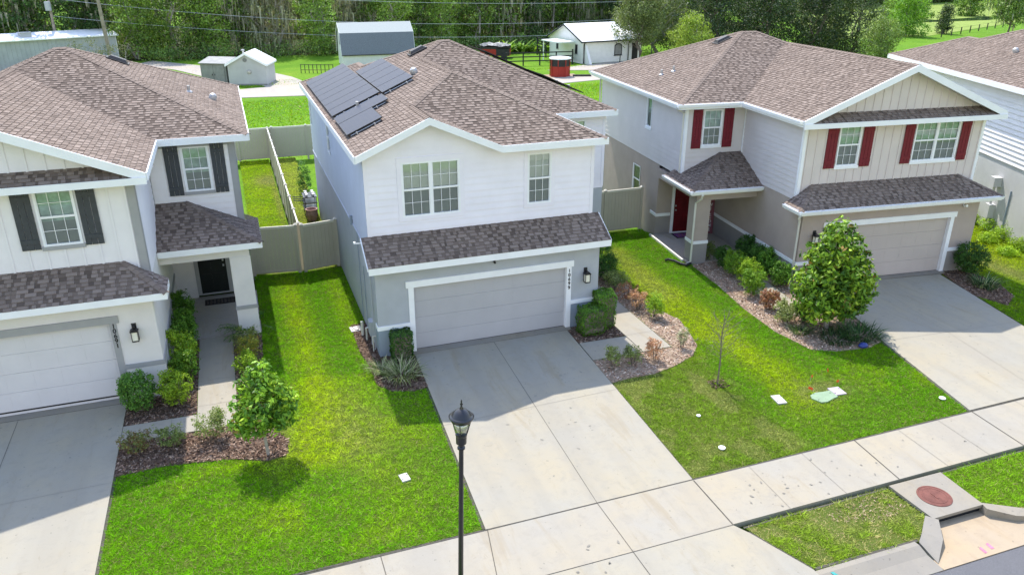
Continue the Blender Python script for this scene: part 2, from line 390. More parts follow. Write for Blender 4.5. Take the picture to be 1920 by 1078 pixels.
# ---- walls ---------------------------------------------------------------------------
def wall(mb, O, U, N, poly, holes=(), style='flat', mi=0, pitch=.18, depth=.09, reveal_mi=None, lap=.014):
    mb.marks.append(len(mb.f)); O, U, N = V3(O), V3(U), V3(N); Z = V3((0, 0, 1)); P = lambda u, z, h: O+U*u+Z*z+N*h
    pieces = []
    us = sorted(set([min(p[0] for p in poly)-.01, max(p[0] for p in poly)+.01]+[h[i] for h in holes for i in (0, 1)]))
    for a, b in zip(us[:-1], us[1:]):
        col = clip_box(poly, a, b, -99, 99)
        if not col: continue
        hs = sorted([(h[2], h[3]) for h in holes if h[0] <= a+1e-6 and h[1] >= b-1e-6]); z = -99
        for h0, h1 in hs+[(99, 99)]:
            c = clip_box(col, a, b, z, h0)
            if c and area2(c) > 1e-5: pieces.append(c)
            z = h1
    for pc in pieces:
        z0, z1 = min(p[1] for p in pc), max(p[1] for p in pc)
        if style == 'lap':
            k = math.floor(z0/pitch)
            while k*pitch < z1:
                q = clip_box(pc, -99, 99, k*pitch, (k+1)*pitch)
                if q and area2(q) > 1e-6:
                    f = lambda z: lap*(1-(z-k*pitch)/pitch)
                    mb.poly([P(x, y, f(y)) for x, y in q], N, mi)
                    e = [p for p in q if abs(p[1]-k*pitch) < 1e-6]
                    if len(e) >= 2:
                        e0, e1 = min(e), max(e); mb.poly([P(e0[0], e0[1], 0), P(e1[0], e1[1], 0), P(e1[0], e1[1], lap), P(e0[0], e0[1], lap)], -Z, mi)
                k += 1
        else:
            mb.poly([P(x, y, 0) for x, y in pc], N, mi)
            if style == 'batten':
                u0, u1 = min(p[0] for p in pc), max(p[0] for p in pc); k = math.floor(u0/pitch)
                while k*pitch < u1:
                    q = clip_box(pc, k*pitch, k*pitch+.05, -99, 99)
                    if q and area2(q) > 1e-4:
                        mb.poly([P(x, y, .02) for x, y in q], N, mi)
                        for i in range(len(q)):
                            a, b = q[i], q[(i+1) % len(q)]; mid = ((a[0]+b[0])/2-k*pitch-.025)
                            mb.poly([P(*a, 0), P(*b, 0), P(*b, .02), P(*a, .02)], U*(1 if mid > 0 else -1) if abs(a[0]-b[0]) < 1e-6 else (Z*(-1 if (a[1]+b[1])/2 < (z0+z1)/2 else 1)), mi)
                    k += 1
    rm = mi if reveal_mi is None else reveal_mi
    for (a, b, c, d) in holes:
        mb.poly([P(a, c, .02), P(a, d, .02), P(a, d, -depth), P(a, c, -depth)], U, rm); mb.poly([P(b, c, .02), P(b, d, .02), P(b, d, -depth), P(b, c, -depth)], -U, rm)
        mb.poly([P(a, c, .02), P(b, c, .02), P(b, c, -depth), P(a, c, -depth)], Z, rm); mb.poly([P(a, d, .02), P(b, d, .02), P(b, d, -depth), P(a, d, -depth)], -Z, rm)
def window(parent, O, U, N, u0, u1, z0, z1, units=1, grid=(3, 2), frame='trim_white', flip=False, casing=0, casing_mat=None, sill=None, blind='blind', lower=True, room='blind_dark', shade=.5, divide=True):
    """double-hung window filling the hole; parts: window > pane, blind, sill, casing"""
    fr = MB(flip); f = .05; um = (z0+z1)/2
    fr.obox(O, U, N, u0, u0+f, z0, z1, -.06, .022); fr.obox(O, U, N, u1-f, u1, z0, z1, -.06, .022)
    fr.obox(O, U, N, u0+f, u1-f, z1-f, z1, -.06, .022); fr.obox(O, U, N, u0+f, u1-f, z0, z0+f, -.06, .022)
    W = (u1-u0)/units; panes = MB(flip); Ov, Uv, Nv = V3(O), V3(U), V3(N); P = lambda u, z, h: Ov+Uv*u+V3((0, 0, z))+Nv*h
    for k in range(1, units): fr.obox(O, U, N, u0+k*W-.045, u0+k*W+.045, z0+f, z1-f, -.06, .018)
    for k in range(units):
        a = u0+k*W+(f if k == 0 else .045); c = u0+(k+1)*W-(f if k == units-1 else .045)
        if divide: fr.obox(O, U, N, a, c, um-.028, um+.028, -.05, .008)
        for (s0, s1, h) in (((z0+f, um-.028, -.025), (um+.028, z1-f, -.012)) if divide else ((z0+f, z1-f, -.02),)):
            fr.obox(O, U, N, a, a+.022, s0, s1, h-.02, h+.015); fr.obox(O, U, N, c-.022, c, s0, s1, h-.02, h+.015)
            panes.poly([P(a, s0, h), P(c, s0, h), P(c, s1, h), P(a, s1, h)], Nv)
            for i in range(1, grid[0]): x = a+(c-a)*i/grid[0]; fr.obox(O, U, N, x-.0065, x+.0065, s0, s1, h-.006, h+.006)
            for i in range(1, grid[1]): z = s0+(s1-s0)*i/grid[1]; fr.obox(O, U, N, a+.022, c-.022, z-.0065, z+.0065, h-.0055, h+.0065)
    wn = fr.build('window', frame, parent); panes.build('pane', 'window_glass', wn)
    bl = MB(flip); rng = random.Random(int((u0+z0)*100)); top = z1-f; zb = top-(top-z0)*shade
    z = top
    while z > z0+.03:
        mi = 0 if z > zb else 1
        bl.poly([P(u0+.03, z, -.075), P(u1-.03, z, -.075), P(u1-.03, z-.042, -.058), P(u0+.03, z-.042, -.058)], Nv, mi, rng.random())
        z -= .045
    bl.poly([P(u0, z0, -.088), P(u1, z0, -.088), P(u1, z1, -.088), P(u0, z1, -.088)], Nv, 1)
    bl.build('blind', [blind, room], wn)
    if casing:
        cs = MB(flip); c = casing
        cs.obox(O, U, N, u0-c, u1+c, z1, z1+c*1.2, .0, .028); cs.obox(O, U, N, u0-c, u1+c, z0-c, z0, .0, .028)
        cs.obox(O, U, N, u0-c, u0, z0, z1, .0, .028); cs.obox(O, U, N, u1, u1+c, z0, z1, .0, .028); cs.build('casing', casing_mat, wn)
    if sill:
        cs = MB(flip); cs.obox(O, U, N, u0-.04, u1+.04, z0-.10, z0, .0, .045); cs.build('sill', sill, wn)
    return wn
def shutter(parent, O, U, N, u0, u1, z0, z1, mat, flip):
    s = MB(flip); n = 3; wd = (u1-u0)/n
    for i in range(n): s.obox(O, U, N, u0+i*wd+.006, u0+(i+1)*wd-.006, z0, z1, .022, .045)
    for z in (z0+.16, z1-.28): s.obox(O, U, N, u0+.01, u1-.01, z, z+.11, .0455, .062)
    return s.build('shutter', mat, parent)
def lantern(parent, O, U, N, u, z, flip=False):
    m = MB(flip); m.obox(O, U, N, u-.055, u+.055, z-.02, z+.20, 0, .03); m.obox(O, U, N, u-.02, u+.02, z+.11, z+.15, .03, .13)
    m.obox(O, U, N, u-.10, u+.10, z+.03, z+.06, .05, .24); m.obox(O, U, N, u-.07, u+.07, z+.06, z+.09, .08, .21)
    m.obox(O, U, N, u-.085, u+.085, z-.25, z-.22, .06, .225)
    for a in (-.085, .07):
        for n in (.06, .21): m.obox(O, U, N, u+a, u+a+.015, z-.22, z+.03, n, n+.015)
    l = m.build('wall_lantern', 'black_metal', parent); g = MB(flip)
    g.obox(O, U, N, u-.068, u+.068, z-.219, z+.029, .077, .208); g.build('lantern_glass', 'light_lens', l); return l
def garage_door(parent, O, U, N, u0, u1, z1, mat, trim, flip, rec=.12):
    m = MB(flip); n = 4; h = z1/n
    for i in range(n):
        m.obox(O, U, N, u0, u1, (i*h+.003) if i else -.14, (i+1)*h-.003, -rec-.04, -rec)
        for k in range(8):
            a = u0+(u1-u0)*(k+.12)/8; b = u0+(u1-u0)*(k+.88)/8; m.obox(O, U, N, a, b, i*h+.09, (i+1)*h-.09, -rec, -rec+.004)
    m.obox(O, U, N, u0, u1, 0, z1, -rec-.07, -rec-.041, 1); m.obox(O, U, N, u0, u1, -.02, .02, -rec-.04, -rec+.01, 1)
    m.build('garage_door', [mat, 'black_plastic'], parent)
    t = MB(flip); w = .16
    t.obox(O, U, N, u0-w, u0, 0, z1, -rec, .025); t.obox(O, U, N, u1, u1+w, 0, z1, -rec, .025); t.obox(O, U, N, u0-w-.07, u1+w+.07, z1, z1+.20, -rec, .04)
    t.build('door_trim', trim, parent)
def front_door(parent, O, U, N, u0, u1, z1, mat, trim, flip):
    m = MB(flip); m.obox(O, U, N, u0, u1, .05, z1, -.05, .0)
    um = (u0+u1)/2
    for (a, b) in ((u0+.12, um-.05), (um+.05, u1-.12)):
        for (c, d) in ((.2, .75), (.85, 1.5), (1.6, z1-.15)): m.obox(O, U, N, a, b, c, d, .0, .012)
    d = m.build('front_door', mat, parent); h = MB(flip); h.obox(O, U, N, u0+.06, u0+.11, 1.0, 1.06, .0, .07); h.obox(O, U, N, u0+.06, u0+.11, 1.18, 1.24, .0, .03); h.build('door_handle', 'galvanised', d)
    t = MB(flip); t.obox(O, U, N, u0-.13, u0, 0, z1+.12, -.05, .03); t.obox(O, U, N, u1, u1+.13, 0, z1+.12, -.05, .03); t.obox(O, U, N, u0, u1, z1, z1+.12, -.05, .03); t.obox(O, U, N, u0, u1, 0, .05, -.05, .04)
    t.build('door_frame', trim, parent)
def digits(parent, text, loc, size, mat, step, rotz=0, xt=0, name='house_number'):
    verts = []; faces = []
    for i, ch in enumerate(text):
        cu = bpy.data.curves.new('t', 'FONT'); cu.body = ch; cu.size = size; cu.extrude = .006; cu.align_x = 'CENTER'; cu.offset = size*.018
        ob = bpy.data.objects.new('t', cu); COL.objects.link(ob); bpy.context.view_layer.update()
        me = bpy.data.meshes.new_from_object(ob.evaluated_get(bpy.context.evaluated_depsgraph_get())); k = len(verts)
        verts += [(v.co.x, -v.co.z, v.co.y-i*step) for v in me.vertices]; faces += [[a+k for a in p.vertices] for p in me.polygons]
        bpy.data.objects.remove(ob); bpy.data.curves.remove(cu); bpy.data.meshes.remove(me)
    me = bpy.data.meshes.new(name); me.from_pydata(verts, [], faces); me.materials.append(MATS[mat]); o = bpy.data.objects.new(name, me); COL.objects.link(o)
    o.parent = parent; o.location = loc; o.rotation_euler = (xt, 0, rotz); return o
def vent(parent, loc, slopedir, kind='turtle'):
    m = MB()
    if kind == 'pipe': m.tube([(0, 0, -.05), (0, 0, .22)], .05, 10); m.lathe([(.12, -.02), (.11, .02), (.055, .06)], k=12)
    elif kind == 'hood': m.lathe([(.13, -.05), (.13, .10), (.11, .17), (.05, .21), (.0, .22)], k=14); m.box((-.16, -.16, -.03), (.16, .16, .0))
    else:
        m.box((-.36, -.25, -.04), (.36, .25, .05)); m.hexa([(-.32, -.21, .05), (.32, -.21, .05), (.32, .21, .05), (-.32, .21, .05), (-.24, -.13, .14), (.24, -.13, .14), (.24, .13, .14), (-.24, .13, .14)])
    o = m.build('roof_vent', 'black_plastic' if kind == 'turtle' else 'vent_metal', parent); o.location = loc; o.rotation_euler = slopedir; return o

# ================================================================== HOUSES
X, Y, Z = V3((1, 0, 0)), V3((0, 1, 0)), V3((0, 0, 1))
# ---- the white two-storey house in the middle --------------------------------------------
mh = empty('two_storey_house', (0, 0, 0), 0, 'white and grey two-storey house with solar panels on its roof and white fascia', 'house')
ZE, sl = 5.95, .44
XL, XR, XR2, YF, YR, YB, YP = -1.36, 6.2, 8.6, .15, 4.3, 13.9, 15.0
zz = lambda d: ZE+sl*d
cx = (XL+XR)/2; hw = (XR-XL)/2; gx = .75; gk = gx-XL; vx = gx+gk
A_ = (XL, YF, ZE); gA = (gx, YF, zz(gk)); gB = (gx, YF+gk, zz(gk)); rA = (cx, YF+hw, zz(hw)); rB = (cx, YR+hw, zz(hw))
k = (YB-YR)/2; pL = (XL+k, (YR+YB)/2, zz(k)); pR = (XR2-k, (YR+YB)/2, zz(k)); q = 2.25
qA = (XL+q, YP-q, zz(q)); qB = (XL+q, YB-q, zz(q))
planes = [
    [A_, gA, gB, rA, rB, pL, qB, qA, (XL, YP, ZE)],
    [(vx, YF, ZE), (XR, YF, ZE), rA, gB],
    [gA, (vx, YF, ZE), gB],
    [(XR, YF, ZE), (XR, YR, ZE), rB, rA],
    [(XR, YR, ZE), (XR2, YR, ZE), pR, pL, rB],
    [(XR2, YR, ZE), (XR2, YB, ZE), pR],
    [(XR2, YB, ZE), (XL+2*q, YB, ZE), qB, pL, pR],
    [(XL+2*q, YP, ZE), qA, qB, (XL+2*q, YB, ZE)],
    [(XL+2*q, YP, ZE), (XL, YP, ZE), qA]]
ridges = [(gA, gB, 0, 2), (gB, rA, 0, 1), (rA, rB, 0, 3), ((XR, YF, ZE), rA, 1, 3), (rB, pL, 0, 4), (pR, pL, 4, 6), ((XR2, YR, ZE), pR, 4, 5), ((XR2, YB, ZE), pR, 5, 6), (qB, pL, 0, 6), (qA, qB, 0, 7), ((XL, YP, ZE), qA, 0, 8)]
mroof, mns = roof(mh, planes, ridges, seed=1)
fb = MB()
board(fb, (XL, YF, ZE), gA, out=(0, -1, 0)); board(fb, gA, (vx, YF, ZE), out=(0, -1, 0)); board(fb, (vx, YF, ZE), (XR+.03, YF, ZE), out=(0, -1, 0))
board(fb, (XL, YF, ZE), (XL, YP, ZE), out=(-1, 0, 0)); board(fb, (XR, YF, ZE), (XR, YR, ZE), out=(1, 0, 0)); board(fb, (XR, YR, ZE), (XR2+.03, YR, ZE), out=(0, -1, 0))
board(fb, (XR2, YR, ZE), (XR2, YB, ZE), out=(1, 0, 0)); board(fb, (XR2, YB, ZE), (XL+2*q, YB, ZE), out=(0, 1, 0)); board(fb, (XL, YP, ZE), (XL+2*q, YP, ZE), out=(0, 1, 0))
fb.build('fascia', 'trim_white', mh, split=True)
WX0, WX1, WY = -1.1, 5.96, .55
# upper walls
W1 = (-.05, 1.68, 4.0, 5.6); W2 = (3.78, 4.56, 4.02, 5.58); ZW = 5.86
m = MB(); gh = lambda x: ZW+.06+min(max(0, (x-XL)), max(0, vx-x))*sl-.12
wall(m, (0, WY, 0), X, -Y, [(WX0, 3.0), (WX1, 3.0), (WX1, ZW), (vx-.05, ZW), (gx, zz(gk)-.18), (WX0, ZW+.02)], [W1, W2], 'lap', pitch=.20, lap=.020)
wall(m, (0, 4.7, 0), X, -Y, [(WX1, 3.05), (8.35, 3.05), (8.35, ZW), (WX1, ZW)], [(6.9, 7.6, 4.4, 5.6)], 'lap', pitch=.20)
m.build('front_siding', 'siding_white', mh, split=True)
m = MB(); LW = [(.0, 0, 0)]
lw1 = (8.0, 8.75, 4.25, 5.45); lw2 = (14.0, 14.5, 4.2, 5.4)
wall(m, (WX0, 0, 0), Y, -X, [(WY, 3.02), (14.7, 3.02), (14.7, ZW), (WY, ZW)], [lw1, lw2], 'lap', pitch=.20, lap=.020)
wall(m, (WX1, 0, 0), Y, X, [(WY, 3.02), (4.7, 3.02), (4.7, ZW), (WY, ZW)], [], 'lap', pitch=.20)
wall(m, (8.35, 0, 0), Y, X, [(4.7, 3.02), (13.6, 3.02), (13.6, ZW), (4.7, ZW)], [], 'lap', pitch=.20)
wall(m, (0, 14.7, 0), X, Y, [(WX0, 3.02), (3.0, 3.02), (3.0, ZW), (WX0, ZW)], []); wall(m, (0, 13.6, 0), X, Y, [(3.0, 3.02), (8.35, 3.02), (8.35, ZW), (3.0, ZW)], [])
m.build('side_siding', 'siding_side_shade', mh, split=True)
m = MB()   # stucco ground floor
GD = (0, 4.86, 0, 2.08)
wall(m, (0, -.12, 0), X, -Y, [(WX0, -.2), (WX1, -.2), (WX1, 2.75), (WX0, 2.75)], [(-.14, 5.0, -.2, 2.2)], depth=.02)
wall(m, (WX0, 0, 0), Y, -X, [(-.12, -.2), (14.7, -.2), (14.7, 3.0), (WY, 3.0), (-.12, 2.75)])
wall(m, (WX1, 0, 0), Y, X, [(-.12, -.2), (4.7, -.2), (4.7, 3.0), (WY, 3.0), (-.12, 2.75)])
wall(m, (0, 4.7, 0), X, -Y, [(WX1, -.2), (8.35, -.2), (8.35, 3.04), (WX1, 3.04)], [(6.6, 7.6, -.2, 2.15)], depth=.06)
wall(m, (8.35, 0, 0), Y, X, [(4.7, -.2), (13.6, -.2), (13.6, 3.0), (4.7, 3.0)]); wall(m, (0, 14.7, 0), X, Y, [(WX0, -.2), (3.0, -.2), (3.0, 3.0), (WX0, 3.0)]); wall(m, (0, 13.6, 0), X, Y, [(3.0, -.2), (8.35, -.2), (8.35, 3.0), (3.0, 3.0)])
wall(m, (3.0, 0, 0), Y, X, [(13.6, -.2), (14.7, -.2), (14.7, ZW), (13.6, ZW)])
m.build('stucco_wall', 'stucco_main', mh, split=True)
m = MB(); m.box((WX0-.004, -.124, -.2), (-.162, -.12, .84)); m.box((5.022, -.124, -.2), (WX1+.004, -.12, .80)); m.box((WX0-.006, -.118, -.2), (WX0-.002, .30, .84)); m.build('wall_base', 'stucco_base', mh, split=True)
m = MB(); m.box((WX0-.03, -.15, .84), (-.162, -.121, .97)); m.box((WX0-.03, -.12, .84), (WX0-.001, .18, .97)); m.box((5.022, -.15, .80), (WX1+.03, -.121, .93)); m.box((WX1+.001, -.12, .80), (WX1+.03, 4.7, .93)); m.build('trim_band', 'trim_white', mh, split=True)
m = MB()
for (x, y) in ((WX0, WY), (WX1, WY)):
    m.box((x-.012 if x < 0 else x-.10, y-.022, 3.1), (x+.10 if x < 0 else x+.012, y-.001, ZW-.03))
m.box((WX1+.002, WY, 3.1), (WX1+.024, WY+.10, ZW-.04)); m.box((8.26, 4.677, 3.1), (8.365, 4.699, ZW-.05)); m.build('corner_board', 'siding_white', mh, split=True)
m = MB(); m.box((WX0-.03, WY, 3.0), (WX0-.001, 14.7, 3.05)); m.build('drip_strip', 'siding_side_shade', mh)
garage_door(mh, (0, -.12, 0), X, -Y, 0, 4.86, 2.08, 'door_grey', 'trim_white', False)
front_door(mh, (0, 4.7, 0), X, -Y, 6.73, 7.47, 2.03, 'black_door', 'trim_white', False)
window(mh, (0, WY, 0), X, -Y, *W1, units=2, grid=(3, 2), casing=.12, casing_mat='siding_white', blind='blind', room='blind_dark', shade=.5)  # blinds are down; lighter upper slats put the top sash's reflection into colour
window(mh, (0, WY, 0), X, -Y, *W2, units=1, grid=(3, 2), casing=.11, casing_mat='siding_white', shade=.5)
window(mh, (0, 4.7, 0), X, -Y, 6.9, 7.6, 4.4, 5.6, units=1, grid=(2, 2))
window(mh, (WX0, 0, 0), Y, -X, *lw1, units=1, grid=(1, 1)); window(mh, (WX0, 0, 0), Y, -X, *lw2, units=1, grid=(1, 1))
lantern(mh, (0, -.12, 0), X, -Y, 5.50, 1.78)
digits(mh, '10699', (4.945, -.152, 1.90), .155, 'digit_black', .142)
m = MB(); m.lathe([(.0, 0), (.035, .0), (.035, .07), (.0, .07)], (2.48, -.16, 2.56), 12, 0, Matrix.Rotation(R(90), 4, 'X')); m.box((2.44, -.17, 2.59), (2.52, -.121, 2.66)); m.build('security_camera', 'black_plastic', mh)
# pent roof above the garage
pr = empty('tmp'); bpy.data.objects.remove(pr)
P0, P1, Pz0, Pz1 = -.47, WY, 2.93, 3.52
rm = MB(); n_ = roof_plane(rm, [(-1.31, P0, Pz0), (6.18, P0, Pz0), (6.18, P1, Pz1), (-1.31, P1, Pz1)], 55); rm.build('pent_roof', 'shingles', mh)
m = MB(); m.hexa([(-1.30, P0+.03, Pz0-.16), (6.17, P0+.03, Pz0-.16), (6.17, P1-.002, Pz0-.16), (-1.30, P1-.002, Pz0-.16), (-1.30, P0+.03, Pz0-.006), (6.17, P0+.03, Pz0-.006), (6.17, P1-.002, Pz1-.012), (-1.30, P1-.002, Pz1-.012)])
m.build('pent_soffit', 'stucco_main', mh)
m = MB(); board(m, (-1.31, P0+.03, Pz0), (6.18, P0+.03, Pz0), .20, .03); board(m, (-1.31, P0+.03, Pz0), (-1.31, P1-.01, Pz1), .08, .028, (-1, 0, 0), .0); board(m, (6.18, P0+.03, Pz0), (6.18, P1-.01, Pz1), .12, .028, (1, 0, 0), .0); m.build('pent_fascia', 'trim_white', mh, split=True)
m = MB(); m.tube([(WX0-.0, .6, 3.40), (WX0-.22, .45, 3.40), (WX0-.42, .42, 3.42)], .014, 6); m.lathe([(.0, 0), (.03, 0), (.035, .06), (0, .06)], (WX0-.42, .42, 3.41), 8); m.build('roof_bracket', 'trim_white', mh)
# meter and pipes on the left wall
m = MB(); m.box((WX0-.14, .62, .35), (WX0-.002, .95, .80)); m.tube([(WX0-.06, .8, .35), (WX0-.06, .8, -.05)], .03); m.tube([(WX0-.05, .40, 2.4), (WX0-.05, .40, -.05)], .02); m.build('meter_box', 'stucco_main', mh, split=True)
m = MB(); m.tube([(WX0-.18, 1.15, -.05), (WX0-.18, 1.15, .40), (WX0-.05, 1.15, .40)], .03); m.tube([(WX0-.24, 1.55, -.05), (WX0-.24, 1.55, .45)], .045); m.tube([(WX0-.12, .32, -.05), (WX0-.12, .32, .48), (WX0-.02, .32, .48)], .02); m.build('water_pipe', 'gutter_cream', mh, split=True)
m = MB(); m.lathe([(.0, 0), (.06, 0), (.06, .06), (.0, .09)], (WX0-.0, 1.14, .50), 12, 0, Matrix.Rotation(R(-90), 4, 'Y')); m.build('wall_outlet', 'black_plastic', mh)
m = MB(); m.tube([(WX0-.03, 2.6, 3.04), (WX0-.03, 2.6, .1)], .012, 6); m.tube([(WX0-.03, 1.75, 2.2), (WX0-.03, 1.75, .1)], .012, 6); m.tube([(WX0-.05, 3.5, 3.3), (WX0-.05, 3.5, 3.0)], .05, 8); m.build('cable_conduit', 'stucco_base', mh, split=True)
# solar panels on the left slope
SLN = V3((-sl, 0, 1)).normalized(); SU = V3((1, 0, sl)).normalized()
def sp(x, y, h): return V3((x, y, ZE+sl*(x-XL)))+SLN*h
def panel(x0, x1, y0, y1):
    m = MB(); h0, h1 = .09, .125
    c = [sp(x0, y0, h0), sp(x1, y0, h0), sp(x1, y1, h0), sp(x0, y1, h0), sp(x0, y0, h1), sp(x1, y0, h1), sp(x1, y1, h1), sp(x0, y1, h1)]
    m.hexa(c, 1); e = .012; d = (x1-x0)/SU.x
    m.poly([sp(x0+e, y0+e, h1+.002), sp(x1-e, y0+e, h1+.002), sp(x1-e, y1-e, h1+.002), sp(x0+e, y1-e, h1+.002)], SLN, 0, .5, [(0, 0), (d, 0), (d, y1-y0), (0, y1-y0)])
    return m.build('solar_panel', ['solar_cell', 'black_plastic'], mroof)
for i in range(8): panel(-1.19, .42, 5.42+i*1.03, 5.42+i*1.03+1.01)
for i in range(5): panel(.46, 1.5 if False else 1.52, 5.14+i*1.1, 5.14+i*1.1+1.08)
panel(-1.19, .42, 3.98, 5.05); panel(-1.19, -.12, 2.25, 3.95)
m = MB()
for (x0, x1, y) in ((-1.1, .3, 5.38), (.5, 1.45, 5.10), (-1.1, .3, 3.96), (-1.1, -.2, 2.22)):
    for t in (.2, .8):
        p = sp(x0+(x1-x0)*t, y, 0); m.hexa([tuple(p+SU*a+Y*b+SLN*c) for c in (0, .085) for a, b in ((-.02, -.05), (.02, -.05), (.02, .05), (-.02, .05))])
    a, bq = sp(x0, y, .06), sp(x1, y, .06); m.tube([a, bq], .012, 6)
m.build('panel_rail', 'galvanised', mroof, split=True)
ax = math.atan(sl)
def rv(x, y, z, kind, rot): return vent(mroof, (x, y, z), rot, kind)
rv(1.72, 6.0, zz(1.72-XL)+.0, 'hood', (0, -ax, 0)); rv(-.42, 5.22, zz(-.42-XL)+.02, 'pipe', (0, 0, 0)); rv(2.55, 9.05, zz(2.55-XL)+.02, 'turtle', (0, -ax, R(90)*0))
rv(7.55, 7.4, zz(XR2-7.55), 'pipe', (0, 0, 0)); rv(7.75, 6.7, zz(XR2-7.75), 'pipe', (0, 0, 0))
for i in range(2): pass
for (x0, x1, y0, y1) in ((4.9, 6.55, 8.1, 10.3), (6.6, 8.25, 6.45, 10.3)):    # array on the far right slope, its edge shows over the hip
    m = MB(); m.hexa([(x, y, zz(XR2-x)+h) for h in (.13, .17) for x, y in ((x0, y0), (x1, y0), (x1, y1), (x0, y1))]); m.build('solar_panel', 'black_plastic', mroof)

# ---- gabled garage houses (left and right neighbours share one plan) -----------------------
def gabled_house(root, flip, c):
    F = -1 if flip else 1
    ze, s = c['ze'], .42; yb = c['yb']
    zz = lambda d: ze+s*d
    x0, x1, xg, xr, yw, yf = -9.15, 1.58, -2.5, -6.58, 4.2, .18
    k = (yb-yw)/2; ym = (yw+yb)/2; hk = x1-xg
    pl, pr_ = (x0+k, ym, zz(k)), (x1-k, ym, zz(k)); J = (xg, yw+hk, zz(hk)); G = (xg, yf, zz(hk))
    planes = [[(x0, yw, ze), (xr, yw, ze), J, pr_, pl], [(x0, yb, ze), (x0, yw, ze), pl], [(x1, yb, ze), (x0, yb, ze), pl, pr_],
              [(x1, yf, ze), (x1, yb, ze), pr_, J, G], [(xr, yf, ze), G, J, (xr, yw, ze)]]
    ridges = [(G, J, 3, 4), (J, pr_, 0, 3), ((x0, yw, ze), pl, 0, 1), (pl, pr_, 0, 2), ((x0, yb, ze), pl, 1, 2), ((x1, yb, ze), pr_, 2, 3)]
    r, ns = roof(root, planes, ridges, c.get('soffit', 'trim_white'), c['seed'], flip=flip)
    fb = MB(flip)
    board(fb, (xr, yf, ze), G, .22, .04); board(fb, G, (x1, yf, ze), .22, .04)
    board(fb, (xr, yf+.0, ze), (xr, yw, ze), out=(-1, 0, 0)); board(fb, (x0, yw, ze), (xr-.0, yw, ze)); board(fb, (x0, yw, ze), (x0, yb, ze), out=(-1, 0, 0)); board(fb, (x1, yf, ze), (x1, yb, ze), out=(1, 0, 0)); board(fb, (x0, yb, ze), (x1, yb, ze), out=(0, 1, 0))
    # eave board across the gable
    board(fb, (xr+.0, yf-.045, ze-.10), (x1, yf-.045, ze-.10), .16, .03)
    fb.build('fascia', c['fascia'], root, split=True)
    # small pent strip in the gable
    rm = MB(flip); roof_plane(rm, [(xr+.30, yf-.03, ze-.09), (x1-.30, yf-.03, ze-.09), (x1-.72, .6, ze+.16), (xr+.72, .6, ze+.16)], c['seed']+60, .13)
    rm.build('pent_roof', 'shingles', root)
    m = MB(flip); m.hexa([(xr+.05, yf-.03, ze-.20), (x1-.05, yf-.03, ze-.20), (x1-.05, .598, ze-.20), (xr+.05, .598, ze-.20), (xr+.28, yf-.025, ze-.10), (x1-.28, yf-.025, ze-.10), (x1-.7, .598, ze+.145), (xr+.7, .598, ze+.145)]); m.build('gable_soffit', c['fascia'], root)
    a, b, zl, zw = -6.2, 1.15, 3.05, ze-.10
    WL = (-4.83, -3.94, 4.18, 5.66); WR = (-1.75, .12, 4.18, 5.66) if not flip else (-1.75, .12, 4.18, 5.66); WC = (-7.95, -7.15, 4.22, 5.60)
    m = MB(flip)
    wall(m, (0, .6, 0), X, -Y, [(a, zl), (b, zl), (b, ze), (xg, zz(hk)-.16), (a, ze)], [WL, WR], 'batten', pitch=c['batten'])
    m.build('board_and_batten', c['board'], root)
    m = MB(flip); lp = c['lap']
    wall(m, (0, 4.6, 0), X, -Y, [(-8.7, 2.9), (a, 2.9), (a, zw), (-8.7, zw)], [WC], 'lap', pitch=.19, lap=lp)
    m.build('front_siding', c['siding_f'], root, split=True)
    m = MB(flip); ywb = yb-.4
    s1, s2 = (7.7, 8.25, 4.35, 5.6), (8.5, 9.35, 1.2, 2.5)
    wall(m, (-8.7, 0, 0), Y, -X, [(4.6, zl), (ywb, zl), (ywb, zw), (4.6, zw)], [s1], 'lap', pitch=.19, lap=lp)
    wall(m, (a, 0, 0), Y, -X, [(.6, zl), (4.6, zl), (4.6, zw), (.6, zw)], [], 'lap', pitch=.19, lap=lp)
    wall(m, (b, 0, 0), Y, X, [(.6, zl), (ywb, zl), (ywb, zw), (.6, zw)], [], 'lap', pitch=.19, lap=lp); wall(m, (0, ywb, 0), X, Y, [(-8.7, zl), (b, zl), (b, zw), (-8.7, zw)])
    m.build('side_siding', c['siding_s'], root, split=True)
    m = MB(flip)
    wall(m, (0, 0, 0), X, -Y, [(a, -.2), (b, -.2), (b, 2.8), (a, 2.8)], [(-5.24, .14, -.2, 2.28)], depth=.02)
    wall(m, (a, 0, 0), Y, -X, [(0, -.2), (6.6, -.2), (6.6, zl), (.6, zl), (0, 2.8)]); wall(m, (b, 0, 0), Y, X, [(0, -.2), (ywb, -.2), (ywb, zl), (.6, zl), (0, 2.8)])
    wall(m, (-8.7, 0, 0), Y, -X, [(6.6, -.2), (ywb, -.2), (ywb, zl), (6.6, zl)], [s2])
    wall(m, (0, 6.6, 0), X, -Y, [(-8.7, -.2), (a, -.2), (a, 2.7), (-8.7, 2.7)], [(-8.03, -6.87, -.2, 2.25)], depth=.08); wall(m, (0, ywb, 0), X, Y, [(-8.7, -.2), (b, -.2), (b, zl), (-8.7, zl)])
    # beam and ceiling of the porch
    m.box((-8.72, 3.05, 2.5), (a-.001, 3.35, 2.86)); m.box((-8.72, 3.351, 2.5), (-8.42, 6.599, 2.86)); m.box((-8.699, 4.601, 2.865), (a-.001, 6.6, 2.9))
    m.build('stucco_wall', c['stucco'], root, split=True)
    m = MB(flip); m.box((-8.74, 3.03, .9), (-8.14, 3.63, 2.5)); m.box((-8.75, 3.02, -.1), (-8.13, 3.64, .78), 1); m.box((-8.77, 3.0, .78), (-8.11, 3.66, .9), 2); m.build('porch_column', [c['stucco'], c['base'], c['band']], root)
    m = MB(flip); g = .004
